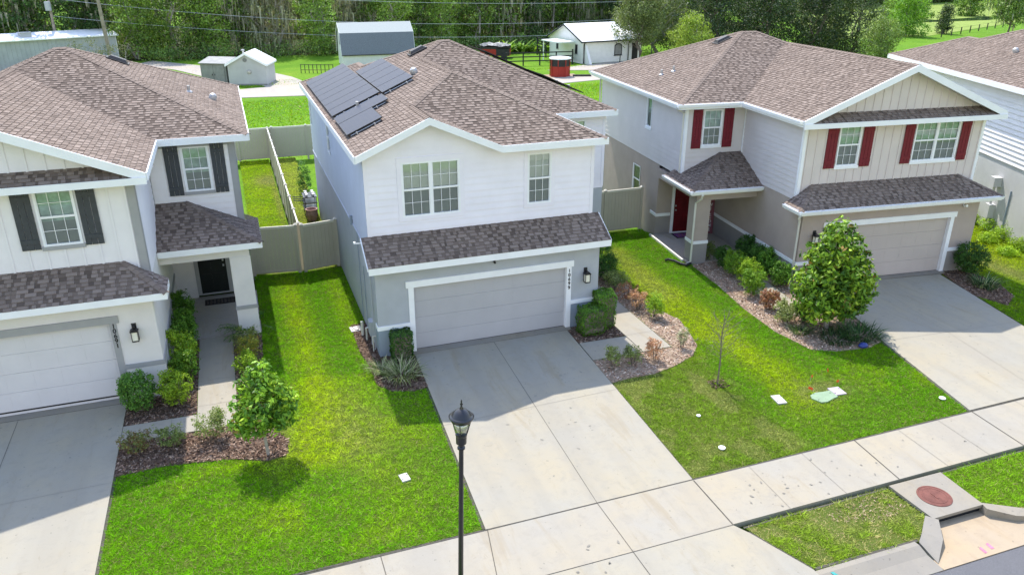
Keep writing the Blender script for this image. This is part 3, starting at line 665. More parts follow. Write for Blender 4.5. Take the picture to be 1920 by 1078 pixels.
    m.box((a-g, -g, -.2), (-5.262, 0-.0005, .80)); m.box((.162, -g, -.2), (b+g, 0-.0005, .80)); m.box((a-g, 0, -.2), (a-.0005, 6.59, .80)); m.box((-8.7-g, 6.6-g, -.2), (-8.06, 6.5995, .80)); m.build('wall_base', c['base'], root, split=True)
    m = MB(flip)
    m.box((a-.03, -.03, .80), (-5.262, -.001, .93)); m.box((.162, -.03, .80), (b+.03, -.001, .93)); m.box((a-.03, 0, .80), (a-.001, 6.57, .93)); m.box((-8.73, 6.57, .80), (-8.061, 6.599, .93)); m.box((-8.73, 6.6, .80), (-8.701, 7.2, .93))
    m.build('trim_band', c['band'], root, split=True)
    m = MB(flip); w_ = c['cw']
    m.box((a-.012, .570, zl), (a+w_, .597, zw)); m.box((b-w_, .570, zl), (b+.012, .597, zw)); m.box((a-.030, .6, zl+.0), (a-.002, .6+w_*.8, zw)); m.box((-8.712, 4.568, 2.95), (-8.7+w_, 4.597, zw)); m.box((-8.730, 4.6, zl), (-8.702, 4.6+w_*.8, zw))
    m.box((a-.029, 4.5, 3.3), (a-.001, 4.567, zw)); m.build('corner_board', c['corner'], root, split=True)
    if flip:
        m = MB(flip); m.box((-8.52, 4.575, zw-.24), (a-.03, 4.597, zw-.02)); m.box((a-.023, 1.0, zw-.16), (a-.001, 4.49, zw-.02)); m.build('frieze_board', 'trim_grey', root, split=True)
    garage_door(root, (0, 0, 0), X, -Y, -5.1, 0, 2.15, c['gdoor'], c['gtrim'], flip)
    front_door(root, (0, 6.6, 0), X, -Y, -7.9, -7.0, 2.1, c['fdoor'], c['dtrim'], flip)
    kw = dict(frame='trim_white', flip=flip, sill=c['sill'], blind=c['blind'], room=c['room'], shade=c['shade'])
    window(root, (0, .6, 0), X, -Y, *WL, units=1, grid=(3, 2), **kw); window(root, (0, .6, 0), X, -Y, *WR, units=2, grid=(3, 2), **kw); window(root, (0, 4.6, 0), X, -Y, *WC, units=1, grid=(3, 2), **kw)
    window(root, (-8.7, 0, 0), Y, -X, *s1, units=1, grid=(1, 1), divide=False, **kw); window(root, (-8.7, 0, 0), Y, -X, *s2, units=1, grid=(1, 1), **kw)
    for (p, q_, yy) in ((-5.31, -4.88, .6), (-3.89, -3.46, .6), (-2.20, -1.80, .6), (.17, .57, .6), (-8.40, -8.0, 4.6), (-7.10, -6.68, 4.6)):
        shutter(root, (0, yy, 0), X, -Y, p, q_, 4.13, 5.66, c['shutter'], flip)
    # pent roof over the garage, hipped at both ends
    e0, ez, tz = -.45, 2.97, 3.58; L, Rr = -6.62, 1.62
    tl, tr = (-5.63, .6, tz), (.45, .6, tz)
    rm = MB(flip); n1 = roof_plane(rm, [(L, e0, ez), (Rr, e0, ez), tr, tl], c['seed']+70); n2 = roof_plane(rm, [(L, .6, ez), (L, e0, ez), tl], c['seed']+71); n3 = roof_plane(rm, [(Rr, e0, ez), (Rr, .6, ez), tr], c['seed']+72)
    pr1 = rm.build('pent_roof', 'shingles', root)
    rc = MB(flip); ridge_caps(rc, (L, e0, ez), tl, n1, n2, .10); ridge_caps(rc, (Rr, e0, ez), tr, n1, n3, .10); rc.build('ridge_cap', 'shingles', pr1, split=True)
    m = MB(flip); bq = [(L+.03, e0+.03), (Rr-.03, e0+.03), (Rr-.03, .598), (L+.03, .598)]
    m.hexa([(x, y, ez-.17) for x, y in bq]+[(x, y, ez-.008) for x, y in bq]); m.poly([(L+.05, e0+.05, ez-.007), (Rr-.05, e0+.05, ez-.007), (tr[0], .598, tz-.02), (tl[0], .598, tz-.02)], (0, -1, 1)); m.build('pent_soffit', c['fascia'], root)
    m = MB(flip); board(m, (L, e0+.03, ez), (Rr, e0+.03, ez), .17, .035); board(m, (L+.03, e0, ez), (L+.03, .57, ez), .17, .035, (-1, 0, 0)); board(m, (Rr-.03, e0, ez), (Rr-.03, .57, ez), .17, .035, (1, 0, 0)); m.build('pent_fascia', c['fascia'], root, split=True)
    # porch roof
    pe, pz = 2.7, 2.99; tp = 3.92
    tA, tB = (-7.1, 4.6, tp), (a, 4.6, tp); bA = (-7.1, 4.6, tp)
    rm = MB(flip); n1 = roof_plane(rm, [(-9.12, pe, pz), (a-.002, pe, pz), tB, tA], c['seed']+80); n2 = roof_plane(rm, [(-9.12, 4.95, pz), (-9.12, pe, pz), tA, (-8.71, 4.95, pz+.19)] if False else [(-9.12, 4.6, pz), (-9.12, pe, pz), tA], c['seed']+81)
    n4 = roof_plane(rm, [(-9.12, 4.6, pz), (-9.12, 5.2, pz), (-8.705, 5.2, pz+.19), (-8.705, 4.6, pz+.19)], c['seed']+82)
    pr2 = rm.build('porch_roof', 'shingles', root)
    rc = MB(flip); ridge_caps(rc, (-9.12, pe, pz), tA, n1, n2, .10); rc.build('ridge_cap', 'shingles', pr2)
    m = MB(flip); m.hexa([(-9.09, pe+.03, pz-.15), (a-.002, pe+.03, pz-.15), (a-.002, 4.598, pz-.15), (-9.09, 4.598, pz-.15), (-9.09, pe+.03, pz-.008), (a-.002, pe+.03, pz-.008), (a-.002, 4.598, pz-.008), (-9.09, 4.598, pz-.008)])
    m.hexa([(-9.09, 4.6, pz-.15), (-8.705, 4.6, pz-.15), (-8.705, 5.2, pz-.15), (-9.09, 5.2, pz-.15), (-9.09, 4.6, pz-.008), (-8.705, 4.6, pz-.008), (-8.705, 5.2, pz-.008), (-9.09, 5.2, pz-.008)]); m.build('porch_soffit', c['fascia'], root, split=True)
    m = MB(flip); board(m, (-9.12, pe+.03, pz), (a-.03, pe+.03, pz), .17, .035); board(m, (-9.09, pe, pz), (-9.09, 5.2, pz), .17, .035, (-1, 0, 0)); m.build('porch_fascia', c['fascia'], root, split=True)
    if c.get('gutter'):
        m = MB(flip)
        def gut(p, q_, out):
            m.marks.append(len(m.f)); p, q_, o = V3(p), V3(q_), V3(out)
            sec = [(.042, 0.0), (.042, -.10), (.12, -.11), (.15, .0), (.14, 0), (.112, -.095), (.052, -.09), (.052, 0)]
            A = [p+o*u+Z*v for u, v in sec]; B = [q_+o*u+Z*v for u, v in sec]
            for i in range(8): m.poly([A[i], A[(i+1) % 8], B[(i+1) % 8], B[i]], None)
            m.poly(A[:4]); m.poly(B[:4])
        gut((x0, yw, ze+.01), (x0, yb, ze+.01), (-1, 0, 0)); gut((xr, yf, ze+.01), (xr, yw-.15, ze+.01), (-1, 0, 0)); gut((x0-.15, yw, ze+.01), (xr-.15, yw, ze+.01), (0, -1, 0))
        gut((L-.03, e0+.03, ez+.0), (Rr, e0+.03, ez), (0, -1, 0)); gut((L+.03, e0-.08, ez), (L+.03, .55, ez), (-1, 0, 0)); gut((-9.12, pe+.03, pz), (a-.03, pe+.03, pz), (0, -1, 0)); gut((-9.09, pe-.08, pz), (-9.09, 5.2, pz), (-1, 0, 0))
        m.build('gutter', 'trim_white', root, split=True)
        def down(pts):
            d = MB(flip); d.tube(pts, .04, 8); return d.build('downspout', 'gutter_cream', root, smooth=False)
        down([(L-.05, -.50, 2.84), (L-.05, -.45, 2.72), (-6.26, .08, 2.50), (-6.26, .08, .05), (-6.45, -.15, .02)])
        down([(-8.75, 2.57, 2.86), (-8.75, 2.65, 2.68), (-8.80, 2.96, 2.45), (-8.80, 2.96, .10), (-8.95, 2.96, .03)])
        down([(-9.2, 4.35, 5.8), (-9.15, 4.4, 5.7), (-8.75, 4.68, 5.5), (-8.75, 4.68, 3.2)]); down([(-9.2, yb-.2, 5.8), (-8.76, yb-.3, 5.6), (-8.76, yb-.3, .1)])
    if c.get('curb'):   # white edging by the porch slab
        m = MB(flip); m.box((-8.95, 3.4, -.05), (-8.88, 6.6, .05)); m.build('slab_edging', 'trim_cream', root)
    lantern(root, (0, 0, 0), X, -Y, -5.66, 1.88, flip)
    rx = math.atan(s)
    for (vx_, vy_, kd) in c['vents']:
        zv = zz(min(vx_-x0, x1-vx_, vy_-yw, yb-vy_)); d = min((vx_-x0, (0, -rx*1.0, 0)), (x1-vx_, (0, rx, 0)), (yb-vy_, (-rx, 0, 0)))[1]
        if kd == 'pipe': d = (0, 0, 0)
        vent(r, (F*vx_, vy_, zv), (d[0], F*d[1], 0), kd)
    return r
h1 = empty('two_storey_house', (-13.1, -.27, .1), 0, 'off-white two-storey house with black shutters and a black front door, leftmost in the street row', 'house', None)
gabled_house(h1, True, dict(ze=5.93, yb=14.6, seed=3, fascia='trim_white', batten=.40, board='board_white', siding_f='board_white', siding_s='board_white', lap=.02, stucco='stucco_offwhite', base='stucco_offwhite', band='trim_grey', corner='trim_grey', cw=.18,
    gdoor='door_offwhite', gtrim='trim_grey', fdoor='black_door', dtrim='trim_grey', sill='trim_grey', blind='curtain', room='blind_dark', shade=.55, shutter='shutter_black', vents=[(-8.2, 8.7, 'hood'), (-7.5, 8.6, 'pipe'), (-5.3, 10.2, 'turtle'), (-3.1, 10.9, 'turtle')]))
digits(h1, '10691', (5.19, -.030, 2.02), .17, 'digit_black', .14)
h3 = empty('two_storey_house', (20.12, -.38, 0), -.100, 'beige two-storey house with dark red shutters and a dark red front door', 'house')
gabled_house(h3, False, dict(ze=5.90, yb=14.2, seed=5, fascia='trim_white', gutter=True, curb=True, batten=.335, board='board_beige', siding_f='siding_grey', siding_s='siding_grey', lap=.021, stucco='stucco_taupe', base='stucco_taupe_base', band='trim_white', corner='trim_white', cw=.10,
    gdoor='door_taupe', gtrim='trim_white', fdoor='red_door', dtrim='trim_white', sill='trim_white', blind='curtain', room='blind_dark', shade=.5, shutter='shutter_red', vents=[(-8.0, 8.6, 'pipe'), (-7.6, 8.3, 'pipe'), (-5.0, 9.2, 'turtle')]))
m = MB(); m.lathe([(.0, 0), (.045, 0), (.05, .12), (.0, .12)], (.45, -.05, 2.55), 12, 0, Matrix.Rotation(R(70), 4, 'X')); m.box((.42, -.03, 2.56), (.48, -.001, 2.62)); m.build('security_camera', 'trim_white', h3)

# ---- grey house at the right edge ----------------------------------------------------------
h4 = empty('two_storey_house', (30.04, 14.02, 0), R(-21), 'grey two-storey house at the right edge, lap siding above a plain stucco wall', 'house')
z4 = 6.12; zq = lambda d: z4+.42*d
pl4 = [[(0, 0, z4), (2.7, -2.7, zq(2.7)), (2.7, -3.8, zq(2.7)), (5.5, -6.6, zq(5.5)), (5.5, -9.5, zq(5.5)), (0, -15, z4)], [(5.4, 0, z4), (5.4, -1.1, z4), (2.7, -3.8, zq(2.7)), (2.7, -2.7, zq(2.7))], [(0, 0, z4), (5.4, 0, z4), (2.7, -2.7, zq(2.7))],
       [(5.4, -1.1, z4), (11, -1.1, z4), (5.5, -6.6, zq(5.5)), (2.7, -3.8, zq(2.7))], [(11, -1.1, z4), (11, -15, z4), (5.5, -9.5, zq(5.5)), (5.5, -6.6, zq(5.5))], [(0, -15, z4), (11, -15, z4), (5.5, -9.5, zq(5.5))]]
r4, _ = roof(h4, pl4, [((0, 0, z4), (2.7, -2.7, zq(2.7)), 0, 2), ((2.7, -2.7, zq(2.7)), (2.7, -3.8, zq(2.7)), 0, 1), ((2.7, -3.8, zq(2.7)), (5.5, -6.6, zq(5.5)), 0, 3), ((5.5, -6.6, zq(5.5)), (5.5, -9.5, zq(5.5)), 0, 4), ((0, -15, z4), (5.5, -9.5, zq(5.5)), 0, 5)], seed=9)
m = MB(); board(m, (0, -15, z4), (0, 0, z4), .2, .04, (-1, 0, 0)); board(m, (0, 0, z4), (5.4, 0, z4), .2, .04, (0, 1, 0)); board(m, (0, -15, z4), (11, -15, z4), .2, .04, (0, -1, 0)); board(m, (11, -15, z4), (11, -1.1, z4), .2, .04, (1, 0, 0)); board(m, (5.4, -1.1, z4), (11, -1.1, z4), .2, .04, (0, 1, 0)); m.build('fascia', 'trim_white', h4, split=True)
hw4 = (-5.05, -4.45, 5.1, 5.55)
m = MB(); wall(m, (.45, 0, 0), Y, -X, [(-14.6, 3.0), (-.4, 3.0), (-.4, 6.1), (-14.6, 6.1)], [hw4], 'lap', pitch=.2, lap=.045); wall(m, (0, -.4, 0), X, Y, [(.45, 3.0), (5.1, 3.0), (5.1, 6.1), (.45, 6.1)]); wall(m, (0, -14.6, 0), X, -Y, [(.45, 3.0), (10.6, 3.0), (10.6, 6.1), (.45, 6.1)]); m.build('side_siding', 'siding_bright', h4, split=True)
m = MB(); wall(m, (.45, 0, 0), Y, -X, [(-14.6, -.2), (-.4, -.2), (-.4, 3.0), (-14.6, 3.0)]); wall(m, (0, -.4, 0), X, Y, [(.45, -.2), (5.1, -.2), (5.1, 3.0), (.45, 3.0)]); wall(m, (0, -14.6, 0), X, -Y, [(.45, -.2), (10.6, -.2), (10.6, 3.0), (.45, 3.0)]); m.build('stucco_wall', 'stucco_light', h4, split=True)
window(h4, (.45, 0, 0), Y, -X, *hw4, units=1, grid=(1, 1), divide=False, casing=.1, casing_mat='trim_white')
vent(r4, (2.2, -7.9, zq(2.2)), (0, -math.atan(.42), 0), 'hood')
m = MB(); m.box((.12, -12.1, 1.95), (.449, -11.75, 2.35)); m.tube([(.3, -11.9, 1.95), (.3, -11.9, 1.0)], .05); m.box((.2, -12.05, .55), (.449, -11.7, 1.15)); m.tube([(.33, -11.9, .55), (.33, -11.9, 0)], .04); m.build('meter_box', 'stucco_light', h4, split=True)
m = MB(); m.lathe([(.0, 0), (.16, 0), (.17, .4), (.12, .5), (0, .52)], (.12, -10.4, .5), 12); m.tube([(.12, -10.4, .5), (.12, -10.4, 0)], .05); m.build('vent_hood', 'galvanised', h4)
m = MB(); m.tube([(.43, -12.9, 2.0), (.43, -12.9, .2)], .03); m.build('conduit', 'stucco_base', h4)

# ================================================================== GROUND
def slab(name, poly, z1, mat, z0=None, kind='structure', label=None, cat=None):
    m = MB(); m.prism(poly, z1-.14 if z0 is None else z0, z1); o = m.build(name, mat); tag(o, label, cat, None, kind); return o
m = MB(); m.poly([(-900, -700, -.20), (1100, -700, -.20), (1100, 1300, -.20), (-900, 1300, -.20)], Z); struct(m.build('ground', 'field_grass'))
SWY0, SWY1 = -8.45, -10.05
def swy(x, y): return y+.0085*x          # the pavement runs very slightly oblique
lawn_polys = dict(
    left=[(-7.95, -.4), (-7.95, -8.38), (-.49, -8.42), (-.06, -.13), (-1.1, -.12), (-1.1, 27.0), (-2.54, 27.0), (-2.54, 7.75), (-4.3, 7.9), (-4.3, 2.9), (-6.9, 2.9), (-6.9, -.4)],
    side=[(-4.25, 7.95), (-2.62, 7.8), (-2.62, 27.0), (-4.25, 27.0)],
    right=[(4.86, -.1), (4.45, -8.38), (12.86, -8.30), (13.74, -4.34), (14.88, .05), (13.95, .2), (14.3, 3.2), (11.8, 3.5), (12.2, 6.8), (11.2, 7.6), (12.0, 12), (10.8, 27), (8.4, 27), (8.4, 4.7), (6.0, 4.7), (6.0, -.1)],
    far=[(20.1, -.45), (18.1, -8.25), (27, -8.2), (28.2, 3), (27.5, 14), (22.5, 14), (21.3, 0)],
    verge=[(4.62, -10.12), (8.40, -10.08), (8.46, -11.14), (7.72, -11.70), (5.20, -11.66), (5.0, -11.3)],
    verge2=[(10.01, -10.06), (30, -9.9), (30, -11.5), (11.2, -11.72), (10.62, -11.62), (9.9, -11.22)])
m = MB()
for p in lawn_polys.values(): m.prism(p, -.3, -.045)
struct(m.build('lawn', 'turf_soil'))
slab('driveway', [(-.1, -.32), (-.49, -8.43), (4.45, -8.43), (4.84, -.32)], 0, 'concrete_drive')
slab('driveway', [(-13.1, -.45), (-13.1, -8.43), (-7.95, -8.43), (-7.95, -.45)], 0, 'concrete_drive')
d3 = [(14.92, .02), (13.74, -4.34), (12.88, -8.28), (18.1, -8.22), (18.82, -5.01), (19.93, -.62)]; slab('driveway', d3, 0, 'concrete_drive')
slab('sidewalk', [(-30, swy(-30, SWY0)), (-30, swy(-30, SWY1)), (40, swy(40, SWY1)), (40, swy(40, SWY0))], -.004, 'concrete_walk')
slab('driveway_apron', [(-.75, -10.07), (4.42, -10.03), (4.60, -10.35), (5.14, -11.66), (5.14, -11.90), (-1.45, -11.90), (-1.4, -11.6)], -.008, 'concrete_drive')
# thresholds in front of garage doors, joints
def line(name, pts, wd, z, mat, kind='structure'):
    m = MB()
    for (a, b) in zip(pts[:-1], pts[1:]):
        a, b = V3((*a, 0)), V3((*b, 0)); d = (b-a).normalized(); n = V3((-d.y, d.x, 0))*wd/2
        m.poly([a+n+Z*z, b+n+Z*z, b-n+Z*z, a-n+Z*z], Z)
    return m.build(name, mat)
jt = MB()
def J(a, b, wd=.02, z=.004, mi=0):
    wd = wd*.8
    a, b = V3((*a, 0)), V3((*b, 0)); d = (b-a).normalized(); n = V3((-d.y, d.x, 0))*wd/2; jt.poly([a+n+Z*z, b+n+Z*z, b-n+Z*z, a-n+Z*z], Z, mi)
J((-30, swy(-30, SWY0)), (40, swy(40, SWY0)), .03); J((2.38, -.35), (2.05, -8.42), .014, mi=0); J((2.05, -8.45), (2.1, -11.85), .014); J((-.28, -4.35), (4.64, -4.2), .012, mi=1)
J((-.46, -8.45), (-.75, -10.07), .02); J((4.45, -8.45), (4.42, -10.03), .03); J((12.87, -8.35), (12.75, -9.95), .03); J((9.03, -8.38), (8.88, -9.97), .03); J((-2.69, -8.47), (-2.69, -10.07), .02)
for x in (5.95, 7.45, 10.4, 11.7, 14.4, 16.0, -4.3, -5.8): J((x, swy(x, SWY0)), (x-.06, swy(x, SWY1)), .012, mi=1)
J((15.9, -.3), (15.3, -8.3), .012, mi=1) if False else J((16.9, -.2), (15.5, -8.3), .014, mi=1); J((13.75, -4.35), (19.0, -4.7), .012, mi=1)
J((-10.5, -.5), (-10.4, -8.4), .014); J((-13.1, -4.2), (-7.95, -4.1), .012, mi=1)
J((-.1, -.33), (4.84, -.33), .02); J((-13, -.46), (-7.95, -.46), .02); J((14.9, .0), (19.93, -.6), .02)
J((-.62, -10.06), (4.42, -10.03), .012, mi=1)
struct(jt.build('driveway', ['joint_dark', 'joint_soft']))
m = MB(); m.box((-.14, -.33, -.1), (5.0, .2, .01)); m.box((-13.2, -.455, -.1), (-7.9, -.1, .01)); struct(m.build('threshold', 'concrete_curb'))
a = -.1; c_, s_ = math.cos(a), math.sin(a); L3 = lambda x, y: (20.12+c_*x-s_*y, -.38+s_*x+c_*y)
m = MB(); m.prism([L3(-5.24, -.18), L3(.14, -.18), L3(.14, .15), L3(-5.24, .15)], -.1, .011); struct(m.build('threshold', 'concrete_curb'))
# paths and porch slabs
slab('path', [(6.42, -2.44), (7.38, -2.44), (7.42, 4.7), (6.02, 4.7), (6.02, 3.4), (6.42, 3.4)], -.002, 'concrete_walk')
slab('path', [(4.83, -1.30), (4.77, -2.44), (6.40, -2.44), (6.40, -1.34)], -.004, 'concrete_walk')
slab('path', [(-6.18, 2.88), (-6.18, -2.5), (-5.2, -2.54), (-5.2, 2.88)], -.002, 'concrete_walk')
slab('path', [(-7.94, -1.68), (-7.94, -2.44), (-6.2, -2.5), (-6.2, -1.70)], -.004, 'concrete_walk')
slab('path', [(12.05, -1.75), (12.95, -1.85), (13.75, 3.45), (12.80, 3.55)], -.002, 'concrete_walk')
slab('porch_slab', [(-6.9, 2.9), (-4.32, 2.9), (-4.32, 6.4), (-6.9, 6.4)], .01, 'concrete_back')
slab('porch_slab', [L3(-8.85, 3.1), L3(-6.2, 3.1), L3(-6.2, 6.6), L3(-8.85, 6.6)], .01, 'concrete_back')
j2 = MB(); jt = j2
for y in (1.6, .1, -1.3): J((-6.18, y), (-5.2, y), .012, .004, 0)
for y in (-1.3, .3, 1.9): J((6.42, y), (7.38, y), .012, .004, 0)
for t in (.25, .5, .75): J((12.05+.75*t, -1.75+5.3*t), (12.95+.8*t, -1.85+5.3*t), .012, .004, 0)
J((-6.8, -1.69), (-6.8, -2.47), .012, .002); struct(j2.build('path', ['joint_soft', 'joint_soft']))
# planting beds
beds = dict(
    a=('mulch', [(-7.94, -2.46), (-5.2, -2.56), (-5.18, 2.88), (-4.34, 2.88), (-4.42, 0), (-4.5, -2.6), (-4.05, -3.7), (-4.15, -4.3), (-4.6, -4.38), (-5.3, -4.05), (-6.1, -3.9), (-7.0, -3.78), (-7.94, -3.86)]),
    b=('mulch', [(-7.94, -.47), (-7.94, -1.66), (-6.2, -1.68), (-6.2, 2.88), (-6.9, 2.88), (-6.9, -.28)]),
    c=('mulch', [(-1.1, -.12), (-.1, -.12), (-.2, -2.3), (-.6, -2.38), (-1.15, -2.2), (-1.5, -1.7), (-1.5, -.6), (-1.62, .4), (-1.6, 2.4), (-1.1, 2.4)]),
    d=('mulch', [(4.86, -.12), (6.0, -.12), (6.0, 3.3), (6.4, 3.3), (6.40, -1.32), (4.83, -1.28)]),
    e=('sandy_soil', [(7.44, 4.6), (8.5, 4.6), (8.45, 2.9), (8.38, 1.2), (8.4, .1), (8.65, -.8), (8.42, -1.8), (8.2, -2.6), (7.7, -3.15), (6.95, -3.5), (6.04, -3.75), (5.3, -3.72), (4.7, -3.80), (4.76, -2.47), (7.42, -2.47)]),
    f=('sandy_soil', [(11.7, 3.4), (12.78, 3.5), (12.03, -1.78), (12.97, -1.9), (13.8, 3.3), (14.2, 3.2), (13.92, .18), (14.85, .03), (13.72, -4.30), (13.07, -4.5), (11.96, -4.36), (11.3, -4.0), (11.05, -2.6), (11.15, -.89), (11.5, 1.35)]),
    g=('mulch', [L3(.05, 0), L3(1.15, 0), L3(1.3, -1.5), L3(.9, -2.6), L3(.05, -3.2), L3(-.42, -2.2)]))
for kx, (mt, p) in beds.items(): slab('garden_bed', p, -.022, mt)

# --- fast scatter -----------------------------------------------------------------
def fast_mesh(name, verts, k, cols, mat, parent=None):
    n = len(verts)//k; me = bpy.data.meshes.new(name); me.vertices.add(len(verts)); me.vertices.foreach_set('co', verts.astype(np.float32).ravel())
    me.loops.add(n*k); me.loops.foreach_set('vertex_index', np.arange(n*k, dtype=np.int32)); me.polygons.add(n)
    me.polygons.foreach_set('loop_start', (np.arange(n)*k).astype(np.int32)); me.polygons.foreach_set('loop_total', np.full(n, k, dtype=np.int32))
    a = me.attributes.new('col', 'FLOAT_COLOR', 'FACE'); c = np.ones((n, 4), np.float32); c[:, :3] = np.clip(cols, 0, 1); a.data.foreach_set('color', c.ravel())
    me.materials.append(MATS[mat]); me.update(calc_edges=True); me.validate()
    o = bpy.data.objects.new(name, me); COL.objects.link(o)
    if parent: o.parent = parent
    return o
def inside(px, py, poly):
    r = np.zeros(len(px), bool); n = len(poly)
    for i in range(n):
        x0, y0 = poly[i]; x1, y1 = poly[(i+1) % n]
        if y0 == y1: continue
        c = ((y0 > py) != (y1 > py)) & (px < (x1-x0)*(py-y0)/(y1-y0)+x0); r ^= c
    return r
def vnoise(x, y, s, seed):
    rs = np.random.RandomState(seed); g = rs.rand(64, 64); x = x*s+1000; y = y*s+1000; xi = np.floor(x).astype(int); yi = np.floor(y).astype(int); fx = x-xi; fy = y-yi
    fx = fx*fx*(3-2*fx); fy = fy*fy*(3-2*fy); G = lambda a, b: g[a % 64, b % 64]
    return (G(xi, yi)*(1-fx)+G(xi+1, yi)*fx)*(1-fy)+(G(xi, yi+1)*(1-fx)+G(xi+1, yi+1)*fx)*fy
def fbm(x, y, s, seed): return (vnoise(x, y, s, seed)+.5*vnoise(x, y, s*2.1, seed+1)+.25*vnoise(x, y, s*4.3, seed+2))/1.75
def sstep(a, b, x): t = np.clip((x-a)/(b-a), 0, 1); return t*t*(3-2*t)
GREEN, LIME, OLIVE, STRAW, DEEP = [np.array(c) for c in ((.14, .36, .004), (.42, .56, .008), (.25, .35, .035), (.50, .40, .20), (.035, .11, .006))]
def grass(name, poly, dens, label, seed, excl=(), h=.05, wd=.0145, lime=lambda x, y: 0*x, dry=lambda x, y: 0*x, dull=lambda x, y: 0*x, z=-.05, over=.02):
    rs = np.random.RandomState(seed); P = np.array(poly); x0, y0 = P.min(0); x1, y1 = P.max(0); n = int((x1-x0)*(y1-y0)*dens)
    px = rs.uniform(x0, x1, n); py = rs.uniform(y0, y1, n); ok = inside(px, py, poly)
    for e in list(excl)+EDG: ok &= ~inside(px, py, e)
    px, py = px[ok], py[ok]; n = len(px); D = np.clip(dry(px, py), 0, 1); keep = rs.rand(n) > D*.7; px, py, D = px[keep], py[keep], D[keep]; n = len(px)
    tuft = np.clip(.5+1.15*(vnoise(px, py, 11.0, seed+5)*.5+vnoise(px, py, 24, seed+6)*.5-.5), 0, 1)
    hh = h*.8*(.5+.8*rs.rand(n))*(.3+1.1*tuft)*(1-.5*D); a = rs.rand(n)*6.283; la = rs.rand(n)*6.283; ln = hh*rs.uniform(.8, 2.2, n)
    b = np.stack([px, py, np.full(n, z)], 1); w = np.stack([np.cos(a), np.sin(a), 0*a], 1)*(wd*(.6+.8*rs.rand(n)))[:, None]
    t = b+np.stack([np.cos(la)*ln, np.sin(la)*ln, hh], 1); v = np.stack([b-w/2, b+w/2, t], 1).reshape(-1, 3)
    Lm = np.clip(lime(px, py), 0, 1)*(.6+.6*fbm(px, py, 1.2, seed+9)); Lm = np.clip(Lm+.35*sstep(.5, .85, fbm(px, py, .9, seed+11)), 0, 1)
    Du = np.clip(dull(px, py), 0, 1); r = rs.rand(n)
    c = GREEN*(1-Lm[:, None])+LIME*Lm[:, None]; c = c*(1-Du[:, None])+OLIVE*Du[:, None]
    c = c*(1-D[:, None])+STRAW*D[:, None]
    c = c*(.55+.9*r**1.3)[:, None]*(.55+.85*tuft)[:, None]; s = rs.rand(n) < .05; c[s] = STRAW*.8
    o = fast_mesh(name, v, 3, c, 'grass_blade'); return tag(o, label, 'grass', None, 'stuff')
def lineband(x0, y0, x1, y1, w):    # smooth band about a line
    d = math.hypot(x1-x0, y1-y0)
    def f(x, y):
        t = ((x-x0)*(x1-x0)+(y-y0)*(y1-y0))/d/d; q = np.abs((x-x0)*(y1-y0)-(y-y0)*(x1-x0))/d; return np.exp(-(q/w)**2)*sstep(-.15, .05, t)*(1-sstep(.95, 1.15, t))
    return f
B = {kx: p for kx, (mt, p) in beds.items()}
def strip(a_, b_, wd, side):
    a_, b_ = np.array(a_), np.array(b_); d_ = (b_-a_)/np.linalg.norm(b_-a_); n_ = np.array([-d_[1], d_[0]])*wd*side; return [tuple(a_), tuple(b_), tuple(b_+n_), tuple(a_+n_)]
EDG = [strip((-.10, -.3), (-.49, -8.40), .055, -1), strip((-7.95, -.4), (-7.95, -8.4), .05, 1), strip((-7.95, -8.39), (-.49, -8.42), .045, 1), strip((4.84, -.3), (4.45, -8.40), .05, 1), strip((4.45, -8.39), (12.86, -8.31), .045, 1), strip((12.88, -8.3), (13.74, -4.34), .05, 1), strip((4.6, -10.13), (8.4, -10.09), .04, -1), strip((5.2, -11.65), (7.72, -11.69), .06, 1), strip((4.6, -10.3), (5.14, -11.6), .05, 1), strip((10.0, -10.06), (30, -9.9), .04, -1)]
m = MB()
for e_ in EDG: m.poly([(x, y, -.040) for x, y in e_], Z)
struct(m.build('soil_edge', 'joint_dark'))
pathx = [[(6.42, -2.44), (7.38, -2.44), (7.42, 4.7), (6.02, 4.7)], [(4.83, -1.30), (4.77, -2.44), (6.40, -2.44), (6.40, -1.34)], [(-6.18, 2.88), (-6.18, -2.5), (-5.2, -2.54), (-5.2, 2.88)], [(-7.94, -1.68), (-7.94, -2.44), (-6.2, -2.5), (-6.2, -1.70)], [(12.05, -1.75), (12.95, -1.85), (13.75, 3.45), (12.80, 3.55)], [L3(-8.9, 3.0), L3(-6.2, 3.0), L3(-6.2, 6.6), L3(-8.9, 6.6)]]
b1, b2 = lineband(-3.2, 7, -3.0, -1.5, .42), lineband(-2.9, -1, -3.6, -5.0, 1.0); b3 = lineband(-2.2, -2.0, -1.9, -7.5, .8)
def dist(x, y, cx, cy, rx, ry): return np.exp(-(((x-cx)/rx)**2+((y-cy)/ry)**2))
grass('lawn_grass', lawn_polys['left'][:5]+[(-1.1, 7.75), (-4.3, 7.9)]+lawn_polys['left'][9:], 4200, 'bright green lawn between the left house and the white house', 21, [B['a'], B['b'], B['c']]+pathx, h=.06,
      lime=lambda x, y: .65*b1(x, y)+.72*b2(x, y)+.3*b3(x, y)+.45*dist(x, y, -1.6, 4, .35, 4)+.25*dist(x, y, -5, -6.5, 1.5, 1.2), dull=lambda x, y: .35*dist(x, y, -1.4, -5.5, 1.1, 2.4), dry=lambda x, y: .5*dist(x, y, -2.4, -3.6, .7, 1.6)*vnoise(x, y, 5, 3)+.5*dist(x, y, -4.35, -3.2, .35, 1.2))
grass('lawn_grass', [(-2.44, 7.9), (-1.12, 7.9), (-1.12, 26.9), (-2.44, 26.9)], 3000, 'dry yellowish grass strip behind the gate beside the white house', 22, (), wd=.02, lime=lambda x, y: .75+0*x, dull=lambda x, y: .35+0*x, dry=lambda x, y: .35*fbm(x, y, .7, 4)+.12)
